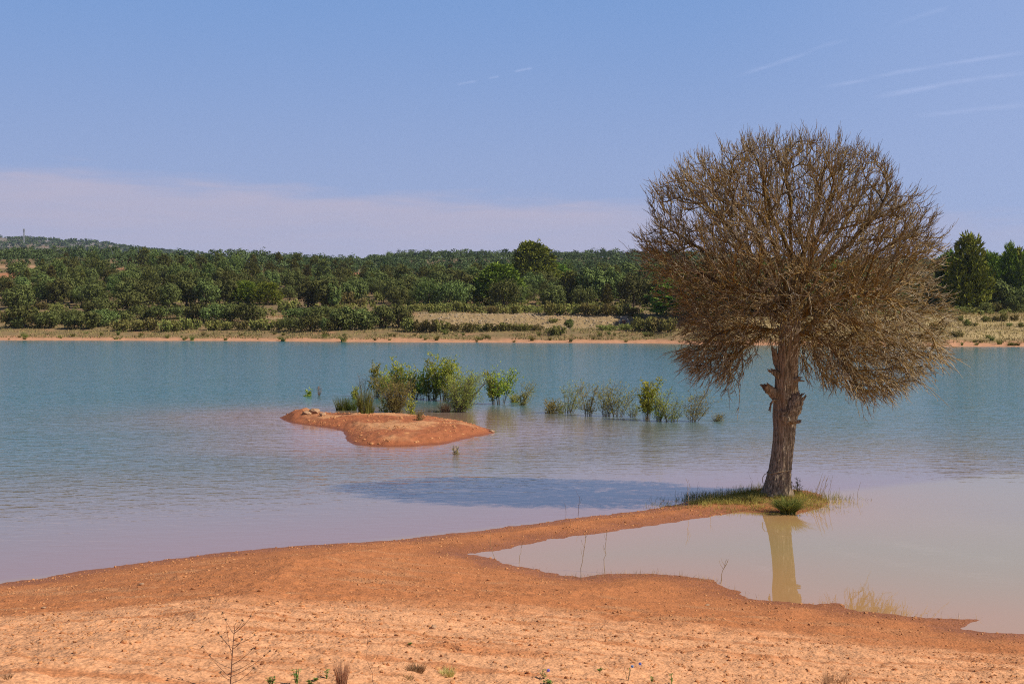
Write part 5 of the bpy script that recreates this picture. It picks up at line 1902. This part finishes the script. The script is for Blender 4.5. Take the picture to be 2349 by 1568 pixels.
put_tuft(1808, 1177, 54, 120, 700, 0.020, 1.6, 0.55, M_RUSH, 'wide green rush tuft at the foot of the dead tree by the pond', 'rush_tuft', 'rushes', br=0.16)
put_tuft(955, 1540, 34, 60, 240, 0.006, 0.9, 0.45, M_OLIVE, 'brownish green grass tuft, larger of the pair near the beach edge', group='grass tufts on the beach')
put_tuft(1026, 1546, 28, 52, 200, 0.005, 0.9, 0.75, M_OLIVE, 'yellowish grass tuft right of the larger brownish tuft', group='grass tufts on the beach')
put_tuft(784, 1574, 86, 40, 230, 0.0040, 0.34, 0.8, M_DRY, 'tall pale straw tuft with upright blades at the beach edge', group='grass tufts on the beach')
put_tuft(500, 1417, 9, 22, 60, 0.006, 0.9, 0.3, M_DRY, 'tiny dry tuft on the pale clay behind the thistle', group='grass tufts on the beach')
put_tuft(1915, 1562, 34, 110, 150, 0.004, 0.7, 0.5, M_DRY, 'sparse straw tuft at the right of the beach edge', group='grass tufts on the beach')
put_tuft(1900, 1566, 40, 40, 60, 0.004, 0.4, 0.9, M_DRY, 'upright pale stalks standing in the sparse straw tuft', group='grass tufts on the beach')
put_tuft(15, 1553, 18, 40, 90, 0.005, 0.7, 0.4, M_OLIVE, 'low tuft at the far left of the beach edge', group='grass tufts on the beach')
put_tuft(930, 1556, 22, 60, 80, 0.005, 1.0, 0.35, M_OLIVE, 'flattened sparse tuft below the larger brownish tuft', group='grass tufts on the beach')
put_tuft(1345, 1566, 12, 60, 50, 0.005, 0.8, 0.6, M_DRY, 'low straw wisp at the beach edge between the two blue flowers', group='grass tufts on the beach')
put_tuft(1160, 1545, 16, 26, 40, 0.0045, 0.7, 0.6, M_DRY, 'thin straw wisp right of the yellowish tuft', group='grass tufts on the beach')
put_tuft(1720, 1556, 20, 70, 40, 0.004, 0.6, 0.7, M_DRY, 'few thin straws left of the sparse straw tuft', group='grass tufts on the beach')

# grass on the tip of the spit
n = 13000
x = TX - 0.35 + rb.normal(0, 0.98, n)
y = TY - 0.15 + rb.normal(0, 0.78, n)
x = np.concatenate([x, TX - 1.6 + rb.normal(0, 0.6, 1800)])
y = np.concatenate([y, TY - 0.7 + rb.normal(0, 0.5, 1800)])
h_, s_, _ = ground_h(x, y)
gk = fbm(x * 1.4, y * 1.8, 3, 671)
k_ = (h_ > -0.06) & (gk > -0.16) & (rb.random(len(x)) < np.where(y < TY - 0.9, 0.65, 1.0))
C = np.stack([x, y, h_ - 0.01], 1)[k_]
mb = MB()
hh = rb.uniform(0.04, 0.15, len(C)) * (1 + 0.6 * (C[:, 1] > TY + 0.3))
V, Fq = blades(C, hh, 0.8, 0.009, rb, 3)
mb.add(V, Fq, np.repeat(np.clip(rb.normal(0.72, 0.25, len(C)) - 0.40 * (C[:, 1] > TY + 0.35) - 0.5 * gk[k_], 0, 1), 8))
tag(mb.build('spit_grass', M_SPITG, smooth=False), 'short yellowing grass on the tip of the spit', kind='stuff')
# sedge poking out of the shallow water beyond the spit
n = 800
u, v = rb.uniform(1565, 1800, n), rb.normal(0, 1, n)
P = np.array([on_plane(a_, np.interp(a_, [1540, 1640, 1740, 1800], [1146, 1136, 1120, 1116]) + b_ * 3.5 - 1.0) for a_, b_ in zip(u, v)])
P2 = np.array([on_plane(a_, 1146 + b_ * 6) for a_, b_ in zip(rb.uniform(1836, 1900, 260), rb.normal(0, 1, 260))])
P = np.concatenate([P, P2])
mb = MB()
V, Fq = blades(P + np.array([0, 0, -0.06]), rb.uniform(0.10, 0.26, len(P)), 0.35, 0.008, rb, 3)
mb.add(V, Fq, np.repeat(np.clip(rb.normal(0.2, 0.2, len(P)), 0, 1), 8))
tag(mb.build('sedge', M_SPITG, smooth=False), 'thin dark sedge in the shallows beside the spit', kind='stuff')


def stalk(pts, r, label, mat=M_STALK, name='dry_stalk', cat='stalk', group='dry stalks at the water', side=0, seed=1):
    """one thin dry stem through picture points on a vertical plane at its foot"""
    rr__ = np.random.default_rng(seed)
    p0 = GR(*pts[0]) if on_plane(*pts[0])[1] < 30 or True else None
    w0 = on_plane(*pts[0])
    base = p0 if p0[2] > 0 else np.array([w0[0], w0[1], -0.08])
    D = base[1]
    P = [base + np.array([0, 0, -0.03])] + [at_y(u, v, D) for u, v in pts[1:]]
    k = np.linspace(0, len(P) - 1, 10)
    path = np.stack([np.interp(k, np.arange(len(P)), np.array(P)[:, c]) for c in range(3)], 1)
    path[1:-1] += rr__.normal(size=(8, 3)) * 0.006
    b = MB()
    b.add(*tube(path - base, np.linspace(r, r * 0.45, 10), 5))
    for q in range(side):
        i_ = rr__.integers(4, 9)
        p = path[i_] - base
        a = rr__.uniform(0, 6.28)
        l = rr__.uniform(0.06, 0.16)
        b.add(*tube(np.array([p, p + np.array([math.cos(a) * l * .4, math.sin(a) * l * .3, l * .6]), p + np.array([math.cos(a) * l * .6, math.sin(a) * l * .4, l * 1.2])]), [r * .5, r * .4, r * .3], 4))
    return tag(b.build(name, mat, None, True, tuple(base)), label, cat, group)


stalk([(1331, 1327), (1336, 1290), (1341, 1255), (1344, 1222)], 0.0055, 'tall straw stalk at the pond edge, left one of the tall pair', side=5, seed=2)
stalk([(1385, 1313), (1387, 1280), (1389, 1250), (1391, 1218)], 0.0052, 'tall straw stalk at the pond edge, right one of the tall pair', side=4, seed=3)
stalk([(1652, 1337), (1656, 1315), (1661, 1298), (1667, 1282)], 0.006, 'short leaning straw stalk at the pond edge below the tree', side=4, seed=4)
stalk([(1190, 1292), (1192, 1275), (1198, 1248), (1203, 1236)], 0.004, 'short thin stalk in the left corner of the pond', side=1, seed=5)
stalk([(1138, 1284), (1130, 1268), (1124, 1240), (1126, 1218)], 0.004, 'thin bent stalk on the clay left of the pond tip', side=3, seed=6)
stalk([(1966, 1142), (1968, 1128), (1971, 1116), (1975, 1104)], 0.0045, 'single thin reed in the water right of the tree', side=0, seed=7)
stalk([(1956, 1141), (1957, 1134), (1959, 1128)], 0.004, 'tiny reed beside the single thin reed right of the tree', seed=8)
stalk([(1326, 1182), (1327, 1165), (1329, 1150), (1330, 1138)], 0.005, 'thin dark stalk in the water left along the spit', M_DRYSTEM, side=2, seed=9)
stalk([(1298, 1175), (1298, 1165), (1296, 1152)], 0.004, 'shorter dark stalk beside the thin dark stalk along the spit', M_DRYSTEM, side=1, seed=10)
stalk([(1579, 1166), (1579, 1140), (1577, 1118), (1580, 1100)], 0.005, 'pale stalk with forked top on the grassy spit left of the tree', side=5, seed=11)
stalk([(1630, 1172), (1630, 1150), (1629, 1130)], 0.004, 'thin straw in the spit grass between forked stalk and tree', side=1, seed=12)
stalk([(1724, 1119), (1723, 1108), (1722, 1094)], 0.004, 'thin dark stalk behind the spit grass just left of the trunk', M_DRYSTEM, side=2, seed=13)
stalk([(1598, 1146), (1599, 1130), (1602, 1104)], 0.004, 'thin dark stalk in the shallows near the forked stalk', M_DRYSTEM, side=1, seed=14)
rd = np.random.default_rng(21)
REED = [(1868, 1154, 1888, 1084), (1876, 1154, 1893, 1088), (1884, 1150, 1898, 1094), (1862, 1156, 1880, 1104), (1890, 1150, 1896, 1100), (1855, 1152, 1886, 1120), (1846, 1150, 1880, 1122),
        (1872, 1158, 1899, 1110), (1898, 1152, 1911, 1088), (1850, 1160, 1893, 1136)]
for i, (a0, b0, a1, b1) in enumerate(REED):
    stalk([(a0, b0), ((a0 * 2 + a1) / 3, b0 + (b1 - b0) * 0.42), ((a0 + 2 * a1) / 3, b0 + (b1 - b0) * 0.74), (a1, b1)], 0.0055, 'straw reed leaning right at the water just right of the trunk, ' + ordinal(i, len(REED)), side=1, seed=30 + i, group='straw reeds right of the trunk')

# small grey-green bush by the trunk
p = GR(1832, 1136)
lake_plant('small_bush', tuple(p), 42 / F * p[1], 26 / F * p[1], rb, (0.035, 0.45, 5, 10, 12, 0.15, M_OAK, M_STEM, 0.9), 'small dark leafy bush right beside the base of the dead trunk', 'bush', None)

# dry branching plant at the edge of the beach
Z6 = lambda x, y: (x * 0.4883, 1089.7 + y * 0.4883)
pb_ = GR(527, 1580)
D = pb_[1]
th = tag(empty('dry_plant', tuple(pb_)), 'dry dark branching plant with small seed heads at the beach edge', 'dry plant')
Q = lambda x, y, dy=0: at_y(*Z6(x, y), D + dy) - pb_
mb, hd = MB(), MB()
mb.add(*tube(np.array([(0, 0, -0.05), Q(1082, 985), Q(1086, 930), Q(1090, 860), Q(1095, 790), Q(1100, 740), Q(1104, 700), Q(1108, 692)]), [.0050, .0048, .0045, .004, .0034, .0028, .002, .0016], 6))
for a, b, c, dy in [((1098, 745), (1070, 700), (1045, 647), .03), ((1100, 742), (1140, 705), (1180, 663), -.03), ((1103, 730), (1125, 705), (1140, 682), .04), ((1093, 812), (1055, 780), (1027, 742), -.03),
                    ((1094, 800), (1150, 775), (1197, 750), .05), ((1095, 815), (1115, 795), (1136, 772), -.05), ((1083, 950), (1010, 880), (950, 803), .04), ((1084, 945), (1180, 900), (1265, 826), .05),
                    ((1086, 925), (1140, 900), (1185, 873), -.05), ((1088, 890), (1145, 855), (1185, 815), -.03), ((1086, 905), (1020, 880), (985, 845), -.06), ((1090, 850), (1075, 800), (1060, 680), .06),
                    ((1082, 960), (1050, 945), (1035, 925), .06), ((1082, 975), (1130, 965), (1190, 905), .08), ((1092, 830), (1065, 775), (1040, 760), .07)]:
    A0, B0, C0 = Q(*a), Q(*b, dy * .6), Q(*c, dy)
    k = np.linspace(0, 1, 8)[:, None]
    path = (1 - k) ** 2 * A0 + 2 * k * (1 - k) * (B0 + np.array([0, 0, -0.01])) + k * k * C0
    mb.add(*tube(path, np.linspace(.0026, .0012, 8), 4))
    for q in range(9):
        d = nrm(rb.normal(size=3) + np.array([0, 0, .8]))
        hd.add(*tube(np.array([C0, C0 + d * 0.008, C0 + d * 0.018]), [.0022, .0026, .0005], 4))
mb.build('stem', M_DRYSTEM, th)
hd.build('seed_heads', M_STEM, th)
stalk([(862, 1574), (853, 1545), (838, 1512), (845, 1450)], 0.0022, 'thin reddish bare stem at the beach edge right of the straw tuft', M_DRYSTEM, side=3, seed=60, group=None)


def weed(u, vb, hpx, wpx, n, label, flower=None, leaf=0.028):
    p = GR(u, vb)
    D = p[1]
    H, W = hpx / F * D, wpx / F * D
    root = tag(empty('flowering_weed' if flower else 'green_weed', tuple(p)), label, 'weed')
    s, l = MB(), MB()
    for q in range(n):
        a = rb.uniform(0, 6.28)
        e = np.array([math.cos(a) * W * .4 * rb.random(), math.sin(a) * W * .3 * rb.random(), H * rb.uniform(.7, 1.0)])
        k = np.linspace(0, 1, 6)[:, None]
        path = e * k + np.array([0, 0, -0.02]) * (1 - k)
        s.add(*tube(path, np.linspace(.003, .0014, 6), 4))
        m = 9 if not flower else 4
        t = rb.uniform(.2, 1, m)[:, None]
        a2 = rb.uniform(0, 6.28, m)
        up = nrm(np.stack([np.cos(a2), np.sin(a2), 0 * a2 + .35], 1))
        N = nrm(np.stack([-np.cos(a2) * .35, -np.sin(a2) * .35, 0 * a2 + 1], 1) + 0.2 * rb.normal(size=(m, 3)))
        V, Fq = cards(e * t + up * leaf * .5, N, leaf * rb.uniform(.7, 1.3, m), 0.4, rb, up)
        l.add(V, Fq, np.repeat(rb.random(m), 4))
    s.build('stems', M_WEED if not flower else M_STEM, root)
    l.build('leaves', M_WEED, root, smooth=False)
    if flower:
        for fu, fv in flower:
            c = at_y(fu, fv, D - .01) - p
            fm = MB()
            for q in range(12):
                a = q / 12 * 6.283
                up = np.array([[math.cos(a), -0.5, math.sin(a)]])
                V, Fq = cards(c[None] + nrm(up) * .009, np.array([[0, -1.0, .35]]), np.array([.018]), .4, rb, nrm(up))
                fm.add(V, Fq, rb.random())
            fm.build('flower', M_FLOWER, root, smooth=False)
    return root


weed(622, 1572, 22, 34, 6, 'low green weed left of the taller green weed at the beach edge')
weed(681, 1572, 44, 36, 7, 'taller green weed with narrow leaflets at the beach edge')
weed(712, 1572, 14, 24, 4, 'small green weed between the taller weed and the straw tuft')
weed(750, 1556, 24, 18, 3, 'upright sprig with dark leaves left of the straw tuft')
weed(725, 1560, 6, 20, 3, 'flat green rosette left of the upright sprig')
weed(1248, 1556, 24, 30, 5, 'green weed with one blue flower at the beach edge', [(1258, 1536)])
weed(1262, 1568, 10, 60, 6, 'flat green weed below the blue flower')
weed(1440, 1560, 34, 30, 3, 'thin stemmed weed with blue flowers right of the other blue flower', [(1450, 1527), (1468, 1521)])
weed(1375, 1540, 8, 22, 4, 'tiny green rosette on the clay between the blue flowers')
weed(940, 1478, 5, 14, 3, 'tiny green sprout on the pale clay in the wheel track')
weed(1540, 1568, 24, 6, 2, 'single green blade like sprout at the beach edge')
weed(1496, 1564, 14, 10, 2, 'small green sprout near the single blade sprout')
p = GR(995, 1440)
mb = MB()
V, Fq = rock_mesh(6.6 / F * p[1], 33, 3, 0.2, 0.85)
mb.add(V, Fq, 0.6)
tag(mb.build('stone', M_ROCK, None, True, (p[0], p[1], p[2] + 0.012)), 'pale squarish stone lying alone on the dry clay', 'stone')
for (u, v, s, sd_n, lb) in [(325, 1340, 6, 41, 'flat pale stone on the wet clay near the left waterline'), (100, 1394, 5, 42, 'small pale stone on the gravel at the left'), (1120, 1392, 6, 43, 'reddish clod lump on the edge of the pale clay'),
                            (1622, 1388, 6, 44, 'pale flat stone on the clay left of the trunk reflection'), (443, 1350, 5, 45, 'dark lump on the gravel right of the flat pale stone')]:
    p = GR(u, v)
    mb = MB()
    V, Fq = rock_mesh(s / F * p[1], sd_n, 2, 0.25, 0.5)
    mb.add(V, Fq, 0.6)
    tag(mb.build('stone', M_CLOD if 'lump' in lb else M_ROCK, None, True, (p[0], p[1], p[2] + 0.008)), lb, 'stone', 'stones on the beach')

# pebbles and clods
n = 60000
r_ = np.sqrt(rb.uniform(11.5 ** 2, 34 ** 2, n))
a = rb.uniform(-0.40, 0.40, n)
x, y = r_ * np.sin(a), r_ * np.cos(a)
h_, s_, _ = ground_h(x, y)
yl = np.interp(x, DRYLINE[:, 0], DRYLINE[:, 1])
den = sstep(0.0, 0.55, fbm(x * 0.55, y * 1.5, 3, 121)) * 0.9 + 0.10 + 0.10 * sstep(0.9, 0.1, s_) + 0.35 * sstep(0, 1.5, yl - y)
for (x0, y0, x1, y1, wd) in TRACKS:
    yt_ = y0 + (x - x0) / (x1 - x0) * (y1 - y0)
    den = den + 0.6 * np.exp(-((y - yt_) / 0.22) ** 2)
k_ = (s_ > 0.02) & (rb.random(n) < den * 0.95)
sz = 0.005 + 0.019 * rb.random(n) ** 4.5 + 0.004 * rb.random(n)
C = np.stack([x, y, h_ + sz * 0.15], 1)[k_]
mb = MB()
V, Fq, tn = stones(C, sz[k_], rb)
mb.add(V, Fq, tn)
tag(mb.build('pebbles', M_PEB, smooth=False), 'small pale pebbles strewn over the clay beach', kind='stuff')
n = 60000
r_ = np.sqrt(rb.uniform(11.5 ** 2, 34 ** 2, n))
a = rb.uniform(-0.40, 0.40, n)
x, y = r_ * np.sin(a), r_ * np.cos(a)
h_, s_, _ = ground_h(x, y)
den = sstep(0.05, 0.5, fbm(x * 0.35, y * 2.8, 4, 131)) * 0.75 + 0.04 + 0.30 * sstep(1.4, 0.2, s_)
for (x0, y0, x1, y1, wd) in TRACKS:
    yt_ = y0 + (x - x0) / (x1 - x0) * (y1 - y0)
    den = den + 0.8 * np.exp(-((y - yt_) / 0.16) ** 2)
for (px_, py_) in PR_XY:
    den = den + 2.0 * np.exp(-((x - px_) / 0.14) ** 2 - ((y - py_) / 0.10) ** 2)
k_ = (s_ > 0.03) & (rb.random(n) < den * 0.30)
sz = 0.005 + 0.024 * rb.random(n) ** 5
mb = MB()
V, Fq, tn = stones(np.stack([x, y, h_ + sz * 0.1], 1)[k_], sz[k_], rb, 0.5)
mb.add(V, Fq, tn)
tag(mb.build('clods', M_CLOD, smooth=False), 'darker damp clay crumbs along tracks and waterline', kind='stuff')
# straw litter along the pond edge
n = 420
u = np.concatenate([rb.uniform(1290, 1650, 260), rb.uniform(1150, 2250, 160)])
v = np.interp(u, [1172, 1240, 1290, 1330, 1400, 1490, 1580, 1640, 1705, 1760, 1930, 1960, 2238], [1296, 1305, 1320, 1323, 1315, 1315, 1322, 1330, 1357, 1378, 1384, 1400, 1420]) + rb.normal(2, 3, n)
P = np.array([GR(a_, b_) for a_, b_ in zip(u, v)])
mb = MB()
V, Fq = blades(P + np.array([0, 0, -0.01]), rb.uniform(0.03, 0.13, n), 0.7, 0.005, rb, 3)
mb.add(V, Fq, np.repeat(rb.random(n), 8))
tag(mb.build('pond_edge_grass', M_DRY, smooth=False), 'thin dry blades along the muddy edge of the pond', kind='stuff')

# ----------------------------------------------------------------------------- contrails
def contrail_mat():
    m, t = new_mat('ice_trail')
    at = t.n('ShaderNodeAttribute', attribute_name='tint').outputs['Fac']
    P = t.n('ShaderNodeNewGeometry').outputs['Position']
    nz_ = t.noise(P, 0.0016, 4, 0.6)
    al = t.math('MULTIPLY', at, t.ss(nz_, 0.28, 0.62, 0.08, 0.40))
    d = t.n('ShaderNodeBsdfTranslucent', {'Color': (0.85, 0.82, 0.88, 1)})
    d2 = t.n('ShaderNodeBsdfDiffuse', {'Color': (0.85, 0.82, 0.88, 1)})
    ad = t.n('ShaderNodeAddShader', {0: d.outputs[0], 1: d2.outputs[0]})
    tr = t.n('ShaderNodeBsdfTransparent')
    mx = t.n('ShaderNodeMixShader', {0: al, 1: tr.outputs[0], 2: ad.outputs[0]})
    t.n('ShaderNodeOutputMaterial', {'Surface': mx.outputs[0]})
    return m


M_TRAIL = contrail_mat()
for pts, wv, al, lb in [([(1685, 177), (1760, 152), (1830, 130), (1880, 108), (1950, 90)], 7, .13, 'faint slanting contrail, highest of those above the dead tree'),
                        ([(2040, 62), (2090, 44), (2140, 28), (2180, 16)], 8, .07, 'short faded contrail high at the right end of the sky'),
                        ([(1875, 202), (1960, 188), (2060, 166), (2160, 150), (2260, 134), (2380, 116)], 6.5, .15, 'thin contrail, middle one of the three long trails'),
                        ([(1995, 224), (2080, 210), (2170, 193), (2260, 178), (2390, 162)], 8, .17, 'brightest contrail, just below the thin middle trail'),
                        ([(2085, 266), (2170, 260), (2260, 250), (2400, 236)], 9, .10, 'broad pale contrail, lowest of the long trails'),
                        ([(1045, 195), (1070, 190), (1097, 186)], 4, .18, 'short contrail dash, lowest of the broken trail in mid sky'),
                        ([(1120, 180), (1146, 175)], 3.5, .16, 'tiny contrail dash in the middle of the broken trail'),
                        ([(1178, 165), (1200, 160), (1224, 156)], 4, .18, 'short contrail dash, highest of the broken trail in mid sky')]:
    k = np.linspace(0, len(pts) - 1, 40)
    uu, vv = np.interp(k, range(len(pts)), [q[0] for q in pts]), np.interp(k, range(len(pts)), [q[1] for q in pts])
    V, T = [], []
    for i_, (u, v) in enumerate(zip(uu, vv)):
        for j_, (o_, t_) in enumerate(((-1, 0), (-.45, .6), (0, 1), (.45, .6), (1, 0))):
            V.append(on_plane(u, v + o_ * wv, 3000.0))
            T.append(t_ * al * min(1, i_ / 7, (39 - i_) / 7))
    V = np.array(V)
    c0 = V.mean(0)
    mb = MB()
    mb.add(V - c0, [(i_ * 5 + j_, i_ * 5 + j_ + 1, (i_ + 1) * 5 + j_ + 1, (i_ + 1) * 5 + j_) for i_ in range(39) for j_ in range(4)], np.array(T))
    tag(mb.build('contrail', M_TRAIL, None, True, tuple(c0)), lb, 'contrail', 'contrails in the sky')

# ----------------------------------------------------------------------------- haze
if HAZE:
    m = bpy.data.materials.new('air_haze')
    m.use_nodes = True
    t = NT(m.node_tree)
    v = t.n('ShaderNodeVolumePrincipled', {'Color': (0.62, 0.74, 1.0, 1), 'Density': HAZE, 'Anisotropy': 0.2})
    t.n('ShaderNodeOutputMaterial', {'Volume': v.outputs[0]})
    mb = MB()
    mb.add(*box(-4400, 4400, -4600, 4400, -6.0, 300))
    tag(mb.build('haze', m, smooth=False), 'thin pale air haze over the whole valley', kind='stuff')
